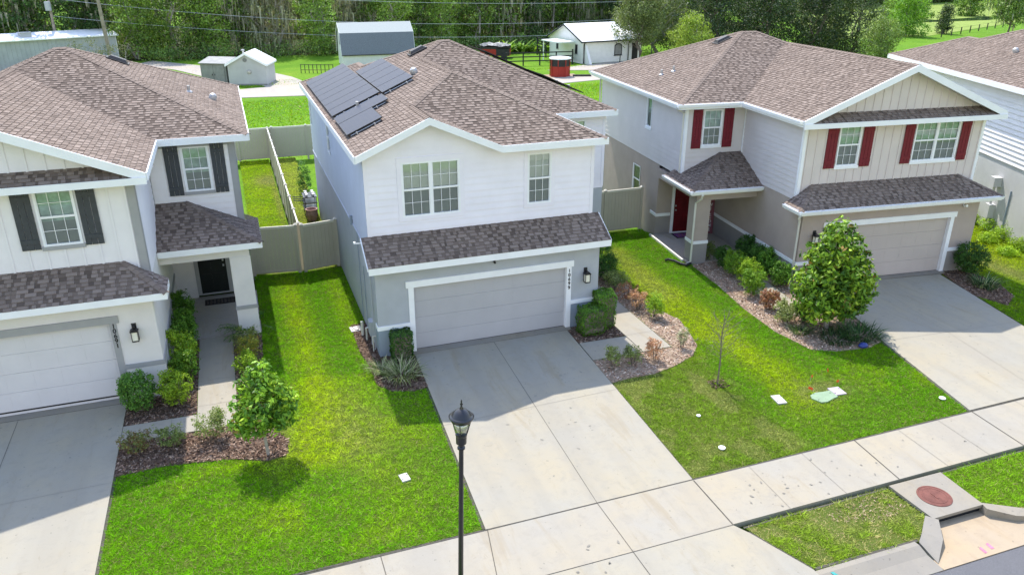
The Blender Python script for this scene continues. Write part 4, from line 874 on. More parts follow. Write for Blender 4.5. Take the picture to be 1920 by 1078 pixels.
grass('lawn_grass', [(-4.24, 8.0), (-2.63, 8.0), (-2.63, 26.9), (-4.24, 26.9)], 3000, 'bright green back garden grass of the left house', 23, (), wd=.02, lime=lambda x, y: .35+.5*fbm(x, y, .5, 8), dry=lambda x, y: .9*dist(x, y, -3.0, 22, .6, 1)+.5*dist(x, y, -2.75, 18, .15, 4))
b4 = lineband(9.6, 6, 9.2, 1, .5); b5 = lineband(9.2, 1.5, 9.4, -6.5, .75); b6 = lineband(9.2, 4, 8.8, -2, .9)
grass('lawn_grass', lawn_polys['right'][:12]+[(8.4, 8.0), (8.4, 4.7), (6, 4.7), (6, -.1)] if False else [(4.86, -.1), (4.45, -8.38), (12.86, -8.30), (13.74, -4.34), (14.88, .05), (11.8, 3.5), (12.2, 6.8), (11.9, 8.0), (8.4, 8.1), (8.4, 4.7), (6.0, 4.7), (6.0, -.1)], 4200, 'front lawn with utility covers and a thin young tree, right of the middle driveway', 24, [B['d'], B['e'], B['f']]+pathx, h=.06,
      lime=lambda x, y: .75*b4(x, y)+.95*b5(x, y)+.6*b6(x, y), dull=lambda x, y: .7*sstep(8.3, 7.3, x)*sstep(-1, -3.5, y)+.25*dist(x, y, 9.5, -7.5, 2, 1), dry=lambda x, y: (.42*sstep(8.4, 7.2, x)*sstep(-2, -4, y))*sstep(.45, .66, fbm(x, y, 2.0, 31))*1.0+.85*dist(x, y, 10.0, -6.1, .75, .45)*sstep(.2, .6, vnoise(x, y, 6, 2))+.3*b4(x, y))
grass('lawn_grass', lawn_polys['far'], 2200, 'weedy yellow-green grass beside the right driveway', 25, [B['g']], h=.07, wd=.018, lime=lambda x, y: .85*sstep(-2.5, 0, y)+.2, dry=lambda x, y: .6*dist(x, y, 22.6, -.6, .35, 2.5)+.3*dist(x, y, 23, -1.5, .5, 2))
grass('lawn_grass', lawn_polys['verge'], 3600, 'patchy verge grass with a bare dry area, left of the manhole', 26, (), h=.075, dull=lambda x, y: .5+.3*fbm(x, y, 1, 7), lime=lambda x, y: .3+0*x, dry=lambda x, y: 1.5*dist(x, y, 7.4, -10.6, 1.0, .38)*sstep(.1, .5, vnoise(x, y, 4, 5))+.9*sstep(.48, .66, fbm(x, y, 2.2, 9)))
grass('lawn_grass', [(10.01, -10.06), (16, -10.0), (16, -11.65), (11.2, -11.72), (10.62, -11.62), (9.9, -11.22)], 3600, 'green verge grass right of the manhole', 27, (), h=.07, lime=lambda x, y: .12+0*x, dull=lambda x, y: .25+0*x)
grass('meadow_grass', [(-8, 27.3), (40, 27.3), (40, 62), (-8, 62)], 42, 'mown grass field behind the back fence', 28, [[(-4, 50), (-4, 58), (40, 62), (40, 50)]], h=.12, wd=.09, lime=lambda x, y: .3*fbm(x, y, .12, 12)+.1, dry=lambda x, y: 1.1*dist(x, y, -2, 28.5, 6, 1.0)*sstep(.35, .6, vnoise(x, y, 1.2, 5)), z=-.2)
def chips(name, poly, dens, pal, seed, label, z=-.02, sz=.035, excl=()):
    rs = np.random.RandomState(seed); P = np.array(poly); x0, y0 = P.min(0); x1, y1 = P.max(0); n = int((x1-x0)*(y1-y0)*dens)
    px = rs.uniform(x0, x1, n); py = rs.uniform(y0, y1, n); ok = inside(px, py, poly)
    for e in excl: ok &= ~inside(px, py, e)
    px, py = px[ok], py[ok]; n = len(px); c = np.stack([px, py, z+rs.rand(n)*.02], 1)
    a = rs.normal(size=(n, 3))*[1, 1, .35]; a /= np.linalg.norm(a, axis=1)[:, None]; b = np.cross(a, rs.normal(size=(n, 3))*[.4, .4, 1]); b /= np.linalg.norm(b, axis=1)[:, None]
    a *= (sz*rs.uniform(.5, 1.6, n))[:, None]; b *= (sz*rs.uniform(.2, .5, n))[:, None]; v = np.stack([c-a-b, c+a-b, c+a+b, c-a+b], 1).reshape(-1, 3)
    p = np.array(pal)[rs.randint(0, len(pal), n)]*(.6+.8*rs.rand(n))[:, None]
    return tag(fast_mesh(name, v, 4, p, 'chips'), label, 'mulch', None, 'stuff')
chips('mulch', [(6.3, -10.45), (7.0, -10.22), (8.2, -10.2), (8.3, -10.8), (7.6, -11.1), (6.9, -10.75)], 1500, [(.50, .38, .24), (.40, .30, .19), (.30, .24, .13)], 33, 'dead straw-coloured thatch in the bare part of the verge', z=-.035, sz=.028) if False else None
MP = [(.13, .085, .06), (.20, .135, .10), (.08, .05, .04), (.27, .20, .155), (.16, .10, .07)]; SP = [(.44, .34, .27), (.34, .24, .18), (.22, .14, .10), (.54, .44, .36), (.38, .24, .17)]
chips('mulch', B['a'], 700, MP, 1, 'brown bark mulch under the small tree and shrubs of the left house'); chips('mulch', B['b'], 600, MP, 2, 'dark mulch between the left garage and its path')
chips('mulch', B['c'], 500, MP, 3, 'mulch below the grassy clump left of the middle driveway'); chips('mulch', B['d'], 400, MP, 4, 'mulch under the clipped hedge beside the middle garage')
chips('mulch', B['e'], 420, SP, 5, 'pale sandy mulch bed curving round the end of the middle path', sz=.03); chips('mulch', B['f'], 450, SP, 6, 'reddish mulch bed along the path of the beige house', sz=.03, excl=[pathx[4]]); chips('mulch', B['g'], 400, MP, 7, 'mulch at the right corner of the beige garage')

chips('dry_thatch', [(6.2, -10.5), (7.0, -10.25), (8.2, -10.22), (8.3, -10.75), (7.7, -11.0), (6.9, -10.8)], 260, [(.42, .32, .21), (.34, .26, .17), (.26, .20, .11)], 33, 'dead straw-coloured thatch in the bare part of the verge', z=-.035, sz=.020)
# road, kerb, storm drain
m = MB(); m.prism([(-60, -12.42), (-60, -20.4), (80, -20.4), (80, -12.42)], -.3, -.13); struct(m.build('road', 'asphalt'))
m = MB()
def kerb(x0, x1, ys0=-11.66, ya=0):
    pts = [(ys0, -.03), (ys0-.12, -.02), (ys0-.35, -.085), (-12.43, -.118), (-12.43, -.3), (ys0, -.3)]
    for i in range(4):
        (ya_, za), (yb_, zb) = pts[i], pts[i+1]; m.poly([(x0, ya_, za), (x1, ya_, za), (x1, yb_, zb), (x0, yb_, zb)], (0, -.2, 1))
kerb(5.0, 7.62, -11.68); kerb(11.2, 60, -11.72); kerb(-60, -1.45, -11.68)
m.poly([(-1.45, -11.90, -.012), (5.14, -11.90, -.012), (5.14, -12.43, -.118), (-1.45, -12.43, -.118)], Z); m.box((-60, -11.70, -.3), (-1.5, -11.66, -.03))
struct(m.build('kerb', 'concrete_curb'))
m = MB()   # depressed gutter in front of the drain
m.poly([(7.63, -12.43, -.118), (11.6, -12.43, -.118), (9.95, -11.25, -.185), (8.40, -11.25, -.185)], Z); m.poly([(7.63, -12.43, -.118), (8.40, -11.25, -.185), (7.62, -12.2, -.12)], Z); m.poly([(9.95, -11.25, -.185), (11.6, -12.43, -.118), (11.4, -11.9, -.12)], Z)
m.poly([(7.5, -12.44, -.3), (11.5, -12.44, -.3), (11.5, -12.44, -.119), (7.5, -12.44, -.119)], (0, -1, 0)); struct(m.build('gutter_slab', 'concrete_gutter'))
sdn = empty('storm_drain', (9.2, -10.7, 0), 0, 'concrete storm drain slab with a rusty round manhole cover between two verge strips', 'storm drain')
o = MB().prism([(8.46, -10.10), (9.96, -10.10), (9.90, -11.30), (8.50, -11.30)], -.06, .012).build('drain_slab', 'concrete_curb', sdn); o.location = (-9.2, 10.7, 0)
m = MB(); m.box((8.45, -11.24, -.30), (9.95, -11.0, -.0601)); m.build('inlet_opening', 'dark_void', sdn).location = (-9.2, 10.7, 0)
m = MB(); hx = lambda q: m.hexa([(x, y, -.3) for x, y, z in q]+q)
hx([(8.42, -11.16, .012), (7.95, -11.54, -.01), (8.20, -11.84, -.01), (8.58, -11.36, .012)]); hx([(7.949, -11.541, -.01), (7.70, -11.72, -.03), (7.66, -12.26, -.112), (8.199, -11.841, -.01)])
hx([(9.90, -11.24, .012), (9.84, -11.44, .012), (10.25, -11.80, -.005), (10.62, -11.66, -.01)]); hx([(10.621, -11.661, -.01), (10.251, -11.801, -.005), (11.5, -12.2, -.11), (11.3, -11.74, -.03)])
[setattr(o_, 'location', (-9.2, 10.7, 0)) for o_ in (m.build('wing_kerb', 'concrete_curb', sdn, split=True),)]; [setattr(o_, 'location', (-9.2, 10.7, 0)) for o_ in sdn.children if o_.name.startswith('wing')]
m = MB(); m.lathe([(.0, 0), (.36, 0), (.36, .010), (.325, .016), (.32, .010), (.27, .010), (.265, .016), (.25, .016), (.25, .012), (.0, .012)], (-.08, -.03, .013), 36)
m.box((-.10, -.14, .024), (-.06, .06, .034)); m.build('manhole_cover', 'manhole_iron', sdn)
def spray(pts, mat, label):
    m = MB(); m.poly(pts, Z); return tag(m.build('paint_mark', mat), label, 'paint mark')
spray([(5.40, -11.82, -.018), (5.47, -11.82, -.018), (5.56, -12.0, -.055), (5.49, -12.0, -.055)], 'spray_teal', 'teal spray mark on the kerb below the verge')
gz = lambda y: -.118+(y+12.43)/1.18*-.067+.004
spray([(8.80, -12.20, gz(-12.20)), (8.88, -12.16, gz(-12.16)), (8.86, -12.34, gz(-12.34)), (8.78, -12.36, gz(-12.36))], 'spray_pink', 'left one of two pink spray marks on the gutter')
spray([(9.04, -12.14, gz(-12.14)), (9.12, -12.12, gz(-12.12)), (9.10, -12.30, gz(-12.30)), (9.01, -12.30, gz(-12.30))], 'spray_pink', 'right one of two pink spray marks on the gutter')
rs = np.random.RandomState(12); m = MB()
for (cx_, cy_, sx_, sy_, n) in ((3.9, -3.0, .55, .5, 16), (2.6, -5.6, 1.6, 1.8, 16), (6.2, -9.2, 1.2, .5, 16), (7.6, -9.3, 1.0, .45, 10), (1.0, -9.8, 1.5, 1.0, 10), (-5.7, -1.6, .3, 1.2, 8), (-9.2, -3.6, 1.0, 1.6, 8), (16.5, -4.0, 1.6, 2.0, 12), (.4, -1.2, .35, .35, 8), (11.0, -9.2, 1.5, .4, 8)):
    for i in range(n):
        x, y = cx_+rs.normal()*sx_*.6, cy_+rs.normal()*sy_*.6; r = rs.uniform(.008, .030); k_ = 7; an = rs.rand()*3.14; st = rs.uniform(1, 2.4)
        m.poly([(x+r*rs.uniform(.6, 1.2)*(math.cos(t)*math.cos(an)*st-math.sin(t)*math.sin(an)), y+r*rs.uniform(.6, 1.2)*(math.cos(t)*math.sin(an)*st+math.sin(t)*math.cos(an)), .0065) for t in [6.283*j/k_ for j in range(k_)]], Z)
tag(m.build('concrete_stains', 'stain'), 'scattered small dark spots and leaf marks on the concrete', 'stains', None, 'stuff')
# across the street (seen only in the window reflections)
m = MB(); m.prism([(-60, -20.4), (-60, -60), (80, -60), (80, -20.4)], -.3, -.06); struct(m.build('far_lawn', 'field_grass'))
slab('sidewalk', [(-60, -22.5), (-60, -24), (80, -24), (80, -22.5)], -.05, 'concrete_walk'); slab('driveway', [(-3, -20.4), (-4, -34), (2, -34), (3, -20.4)], -.04, 'concrete_drive'); slab('driveway', [(10, -20.4), (9, -34), (15, -34), (16, -20.4)], -.04, 'concrete_drive')
m = MB(); m.prism([(-30, -10.3), (-.85, -10.09), (-1.35, -11.64), (-30, -11.64)], -.3, -.045); struct(m.build('lawn', 'turf_soil'))
grass('lawn_grass', [(-6, -10.12), (-.85, -10.09), (-1.3, -11.6), (-6, -11.6)], 2500, 'verge grass round the foot of the lamp post', 29, (), h=.07)

# ================================================================== SMALL THINGS
# lamp post
lp = empty('lamp_post', (-1.545, -10.2, -.05), 0, 'black lamp post with a flared lantern head in front of the middle driveway', 'lamp post'); lp.rotation_euler = (0, R(1.7), 0)
K = .88
m = MB(); m.lathe([(.0, 0), (.16, 0), (.16, .06), (.12, .12), (.11, .45), (.075, .52), (.06, .60), (.048, .62), (.040, 3.36), (.042, 3.38)], k=16); m.build('post', 'black_metal', lp, smooth=False)
zb = 3.38
m = MB(); m.lathe([(.040, zb), (.066, zb+.02), (.066, zb+.05), (.044, zb+.07), (.048, zb+.10), (.088, zb+.13), (.092, zb+.27), (.10, zb+.29), (.10, zb+.32), (.08, zb+.33)], k=16); m.build('collar', 'black_metal', lp)
g0, g1 = zb+.325, zb+.57
m = MB(); m.lathe([(.105*K, g0), (.175*K, g1)], k=20); m.build('lamp_glass', 'lamp_glass', lp, smooth=True)
m = MB(); m.lathe([(.075, g0), (.12, g0+.20), (.0, g0+.215)], k=16); m.build('bulb_cover', 'light_lens', lp)
for j in range(4):
    m = MB(); t = R(45+90*j+20); m.tube([(.112*K*math.cos(t), .112*K*math.sin(t), g0), (.182*K*math.cos(t), .182*K*math.sin(t), g1)], .008, 6); m.build('lantern_rib', 'black_metal', lp)
m = MB(); m.lathe([(r_*K, g1+dz*.86) for r_, dz in [(.17, -.02), (.195, -.01), (.20, .05), (.235, .06), (.24, .085), (.20, .095), (.185, .11), (.16, .16), (.10, .215), (.045, .24), (.03, .25), (.035, .27), (.02, .29), (.015, .33), (.03, .35), (.012, .38), (.016, .42), (.0, .46)]], k=24); m.build('lantern_cap', 'black_metal', lp, smooth=True)
# fences
def vinyl(name, pts, h, label, group=None, gate=None):
    root = empty(name, (*pts[0], 0), 0, label, 'fence', group); ox, oy = pts[0]; panel = MB(); cap = MB(); posts = []
    for (a, b) in zip(pts[:-1], pts[1:]):
        a2, b2 = V3((a[0]-ox, a[1]-oy, 0)), V3((b[0]-ox, b[1]-oy, 0)); d = b2-a2; L = d.length; d.normalize(); n = V3((-d.y, d.x, 0)); k = max(1, round(L/1.9))
        for i in range(k+1):
            if all((a2+d*L*i/k-q_).length > .05 for q_ in posts): posts.append(a2+d*L*i/k)
        kk = int(L/.16)+1
        for i in range(kk):
            u0, u1 = L*i/kk+.006, L*(i+1)/kk-.0; panel.obox(a2, d, n, u0, u1, .02, h-.08, -.012, .012)
        panel.obox(a2, d, n, 0, L, .05, .12, -.02, .02); cap.obox(a2, d, n, 0, L, h-.09, h, -.028, .028)
    panel.build('fence_panel', 'vinyl_tan', root); cap.build('top_rail', 'vinyl_cap', root)
    for p in posts:
        m = MB(); m.box((p.x-.055, p.y-.055, -.2), (p.x+.055, p.y+.055, h+.02)); m.build('fence_post', 'vinyl_tan', root)
        c = MB(); c.hexa([(p.x-.07, p.y-.07, h+.021), (p.x+.07, p.y-.07, h+.021), (p.x+.07, p.y+.07, h+.021), (p.x-.07, p.y+.07, h+.021), (p.x-.02, p.y-.02, h+.07), (p.x+.02, p.y-.02, h+.07), (p.x+.02, p.y+.02, h+.07), (p.x-.02, p.y+.02, h+.07)]); c.build('post_cap', 'vinyl_cap', root)
    return root
vinyl('vinyl_fence', [(-4.30, 7.95), (-2.66, 7.75)], 1.83, 'short tan vinyl fence between the left house and the gate post')
vinyl('vinyl_gate', [(-2.45, 7.72), (-1.18, 7.98)], 1.83, 'tan vinyl gate against the left wall of the white house')['category'] = 'gate'
vinyl('vinyl_fence', [(-2.54, 7.95), (-2.50, 26.9)], 1.83, 'long tan vinyl fence dividing the two back gardens')
vinyl('vinyl_fence', [(-14, 27.05), (-.3, 27.05), (13.5, 27.05)], 1.83, 'tan vinyl back fence along the field')
vinyl('vinyl_fence', [(8.45, 8.05), (11.95, 8.1)], 1.83, 'tan vinyl fence between the white house and the beige house')
# ground covers, caps
def cover(name, c, w_, d_, ang, mat, label, cat='utility cover', z=-.01, poly=None):
    e = empty(name, (*c, z-.012), ang, label, cat); m = MB(); m.prism(poly or [(-w_/2, -d_/2), (w_/2, -d_/2), (w_/2, d_/2), (-w_/2, d_/2)], -.03, .02); m.build('lid', mat, e, bevel=.006)
    h = MB()
    for x in (-.36, .36): h.box((x*w_-.02, -.012+.25*d_*(1 if x > 0 else -1), .0205), (x*w_+.02, .012+.25*d_*(1 if x > 0 else -1), .024))
    h.build('lid_slot', 'joint_dark', e); return e
cover('utility_cover', (8.52, -6.13), .26, .42, R(-8), 'cover_white', 'pale rectangular utility cover in the lawn left of the green one')
cover('utility_cover', (9.78, -6.42), .74, .42, R(-2), 'cover_green', 'pale green utility cover with curved ends in the lawn', poly=[(-.40, 0), (-.33, .16), (-.12, .24), (.12, .21), (.36, .22), (.34, -.12), (.16, -.16), (-.1, -.26), (-.28, -.24)])
cover('utility_cover', (10.30, -6.30), .34, .38, R(-5), 'cover_lilac', 'lilac utility cover touching the green one')
cover('utility_cover', (-1.69, -6.12), .20, .28, R(8), 'cover_white', 'small greyish cover sunk in the lawn left of the lamp post')
cover('utility_cover', (-1.48, 2.05), .36, .36, R(4), 'cover_white', 'square white cover by the side wall of the white house')
for (c, r_, lb) in (((6.04, -6.12), .055, 'small white cleanout cap, farther of two in the dull grass'), ((5.79, -7.56), .085, 'white ring cleanout cap nearest the sidewalk'), ((12.70, -7.57), .085, 'white cleanout cap at the corner of the lawn by the right driveway')):
    e = empty('cleanout_cap', (*c, -.01), 0, lb, 'pipe cap'); m = MB(); m.lathe([(0, 0), (r_, 0), (r_, .02), (r_*.8, .03), (r_*.45, .022), (0, .022)], k=20); m.build('cap', 'cap_white', e); m = MB(); m.lathe([(0, .0225), (r_*.28, .0225), (r_*.2, .035), (0, .035)], k=10); m.build('cap_nut', 'stucco_base', e)
for (x, y, t, lb) in ((9.98, -5.60, .5, 'small orange marker flag farthest left in the lawn'), (9.62, -6.16, 2.2, 'small orange marker flag at the top edge of the green cover'), (10.62, -6.0, 3.4, 'small orange marker flag right of the lilac cover'), (10.75, -5.35, 4.2, 'faint orange marker flag farthest back in the lawn')):
    e = empty('marker_flag', (x, y, -.02), t, lb, 'flag'); m = MB(); m.tube([(0, 0, 0), (.02, 0, .16)], .004, 5); m.build('flag_wire', 'galvanised', e)
    m = MB(); k = 4
    for i in range(k): m.hexa([(.02+.03*i, .012*math.sin(i*1.7), .09), (.02+.03*(i+1), .012*math.sin((i+1)*1.7), .085), (.02+.03*(i+1), .012*math.sin((i+1)*1.7)+.002, .085), (.02+.03*i, .012*math.sin(i*1.7)+.002, .09), (.02+.03*i, .012*math.sin(i*1.7), .16), (.02+.03*(i+1), .012*math.sin((i+1)*1.7), .155), (.02+.03*(i+1), .012*math.sin((i+1)*1.7)+.002, .155), (.02+.03*i, .012*math.sin(i*1.7)+.002, .16)])
    m.build('flag_cloth', 'flag_orange', e)
m = MB(); m.lathe([(0, 0), (.13, .01), (.17, .05), (.15, .10), (.09, .14), (0, .15)], k=16); o = m.build('garden_float', 'blue_plastic', smooth=True); o.location = (12.89, -4.42, -.02); o.scale = (1, .7, 1); tag(o, 'small rounded blue object on the edge of the mulch under the big magnolia', 'ornament')
m = MB()
ppts = [(11.66, 3.42, .05), (11.45, 3.35, .03), (11.3, 3.5, .04), (11.2, 3.8, .06), (11.05, 4.05, .06), (10.9, 4.05, .03)]
Pp = []
for i in range(len(ppts)-1):
    for t in np.linspace(0, 1, 8, endpoint=False): Pp.append(tuple(np.array(ppts[i])*(1-t)+np.array(ppts[i+1])*t))
m.tube(Pp, [.045 if i % 2 else .056 for i in range(len(Pp))], 8); tag(m.build('drain_hose', 'black_plastic'), 'black corrugated drain hose lying on the grass by the beige porch column', 'hose')
m = MB(); o = None
e = empty('door_mat', (*L3(-7.5, 6.15), .012), a if isinstance(a, float) else -.1, 'purple doormat with a black edge outside the dark red door', 'doormat'); e.rotation_euler = (0, 0, -.1)
m = MB(); m.box((-.50, -.30, 0), (.50, .30, .012)); m.build('mat_border', 'mat_black', e); m = MB(); m.box((-.44, -.24, .0125), (.44, .24, .018)); m.build('mat_field', 'mat_purple', e)
m = MB()
for i in range(5): m.hexa([(-.32+.15*i+q_[0], q_[1], .0185+q_[2]) for q_ in ((0, -.15, 0), (.05, -.15, 0), (.12, .15, 0), (.07, .15, 0), (0, -.15, .003), (.05, -.15, .003), (.12, .15, .003), (.07, .15, .003))])
m.build('mat_pattern', 'sign_pink', e)
e = empty('door_mat', (-5.48, 5.75, .022), 0, 'dark patterned doormat outside the black front door', 'doormat'); m = MB(); m.box((-.55, -.24, 0), (.55, .24, .014)); m.build('mat_border', 'mat_black', e); m = MB()
for i in range(9):
    for j in range(4): m.box((-.5+.115*i, -.2+.105*j, .0145), (-.5+.115*i+.07+.02*((i*j) % 2), -.2+.105*j+.06, .018))
m.build('mat_pattern', 'mat_pattern', e)
e = empty('porch_sign', (*L3(-6.42, 6.12), .015), -.1-.25, 'tall pink plank sign with pale letters leaning in the porch corner', 'sign'); e.rotation_euler = (R(-5), 0, -.35)
m = MB(); m.box((-.17, -.012, 0), (.17, .012, 1.5)); m.build('plank', 'sign_pink', e, bevel=.004)
digits(e, 'WELCOME', (0, -.014, 1.2), .18, 'letter_white', .18, name='lettering')

# ================================================================== VEGETATION
def leaf_quads(rs, C, D, size, asp, jit=.7, up=0.0):
    n = len(C); nn = D+rs.normal(size=(n, 3))*jit; nn[:, 2] += up; nn /= np.linalg.norm(nn, axis=1)[:, None]+1e-9
    t = np.cross(nn, rs.normal(size=(n, 3))); t /= np.linalg.norm(t, axis=1)[:, None]+1e-9; b = np.cross(nn, t); s = (size*rs.uniform(.6, 1.3, n))[:, None]
    return np.stack([C-t*s*.5, C+b*s*asp*.5, C+t*s*.5, C-b*s*asp*.5], 1).reshape(-1, 3)
def clumps(rs, blobs, nclump, rc, per, shell=.55, flat=.8, zmin=.0):
    """blobs: (cx,cy,cz,rx,ry,rz); leaves gathered in small clumps spread through the blobs"""
    vol = np.array([b[3]*b[4]*b[5] for b in blobs])**(2/3); pick = rs.choice(len(blobs), nclump, p=vol/vol.sum()); Bb = np.array(blobs)[pick]
    d = rs.normal(size=(nclump, 3)); d /= np.linalg.norm(d, axis=1)[:, None]; r = shell+(1.02-shell)*rs.rand(nclump)**.6; cc = Bb[:, :3]+d*Bb[:, 3:]*r[:, None]
    cc[:, 2] = np.maximum(cc[:, 2], zmin+rs.rand(nclump)*.2); rr = rc*rs.uniform(.6, 1.35, nclump); tone = rs.rand(nclump)
    e = rs.normal(size=(nclump, per, 3)); e /= np.linalg.norm(e, axis=2)[:, :, None]; q = rs.rand(nclump, per)**.45
    L = cc[:, None]+e*(rr[:, None]*q)[:, :, None]*[1, 1, flat]; return L.reshape(-1, 3), (e*.7+d[:, None]*.6+[0, 0, .35]).reshape(-1, 3), np.repeat(tone, per), np.repeat(r, per)
def pal_mix(rs, tone, pal, var=.3, bright=1.75):
    P = np.array(pal); x = np.clip(tone*.55+.45*rs.rand(len(tone)), 0, .9999)*(len(P)-1); i = x.astype(int); f = (x-i)[:, None]
    return bright*(P[i]*(1-f)+P[i+1]*f)*(1-var+2*var*rs.rand(len(tone)))[:, None]
def branchy(mb, rs, base, top, r0, spread, nb, seg=4, k=7, rb=.35, zf=.35, wob=.05):
    base, top = np.array(base, float), np.array(top, float); L = np.linalg.norm(top-base); pts = [base+(top-base)*t+rs.normal(size=3)*wob*L*t*(1-t)*2 for t in np.linspace(0, 1, seg+1)]
    mb.tube([tuple(p) for p in pts], [r0*(1-.75*t) for t in np.linspace(0, 1, seg+1)], k)
    for i in range(nb):
        t = zf+(1-zf)*(i+rs.rand())/nb*.95; p = base+(top-base)*t; an = rs.rand()*6.283; l = spread*(1.1-.6*t)*rs.uniform(.6, 1.1)
        q = p+np.array([math.cos(an)*l, math.sin(an)*l, l*rs.uniform(.35, .9)]); mid = (p+q)/2+np.array([0, 0, -.06*l])
        mb.tube([tuple(p), tuple(mid), tuple(q)], [r0*rb*(1.1-t)+.004, r0*rb*.6*(1.1-t)+.003, .004], 5, cap=False)
def plant(name, loc, blobs, ncl, rc, per, size, asp, pal, seed, label, cat, group=None, mat='leaf', trunk=None, flat=.8, shell=.55, tbl=None, jit=.7, bark='bark', stems=0, zmin=0, part='foliage'):
    rs = np.random.RandomState(seed); root = empty(name, loc, 0, label, cat, group)
    L, D, T, Rr = clumps(rs, blobs, ncl, rc, per, shell, flat, zmin); v = leaf_quads(rs, L, D, size, asp, jit); c = pal_mix(rs, T, pal)
    if tbl is not None:
        col, frac = tbl; s = rs.rand(len(c)) < frac; c[s] = np.array(col)*(.7+.6*rs.rand(s.sum()))[:, None]
    fast_mesh(part, v, 4, c, mat, root)
    m = MB()
    if trunk:
        r0, ztop, spread, nb = trunk; branchy(m, rs, (0, 0, -.1), (rs.normal()*.03*ztop, rs.normal()*.03*ztop, ztop), r0, spread, nb); m.build('trunk', bark, root)
    elif stems:
        bb = np.array(blobs[0])
        for i in range(stems):
            an = rs.rand()*6.283; m.tube([(.03*math.cos(an), .03*math.sin(an), -.04), (bb[0]+bb[3]*.3*math.cos(an), bb[1]+bb[4]*.3*math.sin(an), bb[2]*.6), (bb[0]+bb[3]*.7*math.cos(an), bb[1]+bb[4]*.7*math.sin(an), bb[2]+bb[5]*.5)], [.012, .009, .004], 5, cap=False)
        m.build('stem', bark, root)
    return root
PG = [(.020, .055, .010), (.045, .115, .012), (.085, .175, .018), (.13, .24, .03)]          # mid green
PD = [(.010, .030, .008), (.022, .060, .012), (.045, .105, .018), (.07, .15, .025)]          # dark
PY_ = [(.07, .13, .012), (.13, .22, .015), (.22, .31, .02), (.30, .37, .05)]                 # yellow green
PR = [(.10, .05, .03), (.20, .09, .055), (.26, .13, .08), (.12, .14, .03)]                   # reddish
PB = [(.20, .10, .06), (.30, .17, .11), (.38, .24, .16)]                                     # dry brown
PO = [(.05, .07, .022), (.09, .12, .035), (.13, .16, .05), (.19, .21, .09)]                  # olive
def shrub(loc, w_, h, pal, seed, label, loose=0, size=.05, dens=1, mat='leaf', tbl=None, group=None, name='shrub', d_=None):
    w_ *= 1.08; h *= 1.08; d_ = d_ or w_; rs = np.random.RandomState(seed+500); z0 = .12*h; bl = [(0, 0, h*.52, w_*.46, d_*.46, h*.46)]
    for i in range(int(3+5*loose)):
        an = rs.rand()*6.283; rr = w_*.30*(.6+.6*rs.rand()); bl.append((math.cos(an)*rr, math.sin(an)*rr*d_/w_, h*rs.uniform(.45, .85), w_*rs.uniform(.10, .22), w_*rs.uniform(.10, .22), h*rs.uniform(.15, .28)))
    n = int(dens*120*(w_*d_*h)**.5*(1.2-.6*loose)+30)
    return plant(name, (*loc, -.03), bl, n, .09*(.6+.4*w_), 16, size, .5, pal, seed, label, 'shrub', group, mat, stems=6, tbl=tbl, shell=.45 if not loose else .15, zmin=.02)
def boxhedge(loc, w_, d_, h, seed, label, pal=PG):
    rs = np.random.RandomState(seed); root = empty('clipped_hedge', (*loc, -.03), 0, label, 'hedge'); n = int(3800*(w_*d_+2*w_*h+2*d_*h)*.36)
    p = rs.uniform(-1, 1, (n, 3)); ax_ = rs.randint(0, 5, n); 
    for i, (a_, s_) in enumerate(((0, -1), (0, 1), (1, -1), (1, 1), (2, 1))): q_ = ax_ == i; p[q_, a_] = s_*(1-.10*rs.rand(q_.sum()))
    D = p*[1, 1, 1]; r = np.linalg.norm(p**4, axis=1)**.25; p /= np.maximum(1, (np.abs(p)**6).sum(1)**(1/6)*.97)[:, None]
    bmp = 1+.06*np.sin(p[:, 0]*5+seed)*np.cos(p[:, 1]*4+p[:, 2]*6); L = p*bmp[:, None]*[w_/2, d_/2, h/2]+[0, 0, h/2+.03]; L += rs.normal(size=L.shape)*.012
    T = fbm(L[:, 0]+L[:, 2]*1.3, L[:, 1]+L[:, 2], 5, seed); v = leaf_quads(rs, L, D, .055, .6, .6); fast_mesh('foliage', v, 4, pal_mix(rs, T, pal), 'leaf', root)
    m = MB(); [m.tube([(x*w_, 0, -.05), (x*w_*1.3, 0, h*.4)], .015, 6) for x in (-.15, .15)]; m.hexa([(sx*w_*.42, sy*d_*.42, z_) for z_ in (.12, h*.9) for sx, sy in ((-1, -1), (1, -1), (1, 1), (-1, 1))]); m.build('stem', 'bark', root); return root
def strap(loc, n, ln, wd, pal, seed, label, spread=.3, droop=.9, name='grassy_clump', cat='plant', group=None):
    rs = np.random.RandomState(seed); V = []; Cc = []; 
    for i in range(n):
        a_ = rs.rand()*6.283; r = rs.rand()**.5*spread; b_ = np.array([math.cos(a_)*r, math.sin(a_)*r, 0]); a2 = a_+rs.normal()*.5; l = ln*rs.uniform(.6, 1.15); dr = droop*rs.uniform(.6, 1.3)
        dirv = np.array([math.cos(a2), math.sin(a2), 0]); sd_ = np.array([-math.sin(a2), math.cos(a2), 0])*wd/2; pr_ = [b_]; el = R(80)-rs.rand()*R(25)
        for j in range(4): el2 = el-dr*(j+.5)*.42; pr_.append(pr_[-1]+(dirv*math.cos(el2)+np.array([0, 0, 1])*math.sin(el2))*l/4)
        c = np.array(pal[rs.randint(len(pal))])*(.7+.6*rs.rand())
        for j in range(4):
            f0, f1 = 1-.2*j, .8-.2*j if j < 3 else .05; V += [pr_[j]-sd_*f0, pr_[j]+sd_*f0, pr_[j+1]+sd_*f1, pr_[j+1]-sd_*f1]; Cc.append(c)
    root = empty(name, (*loc, -.02), 0, label, cat, group); fast_mesh('foliage', np.array(V), 4, np.array(Cc), 'leaf', root); return root
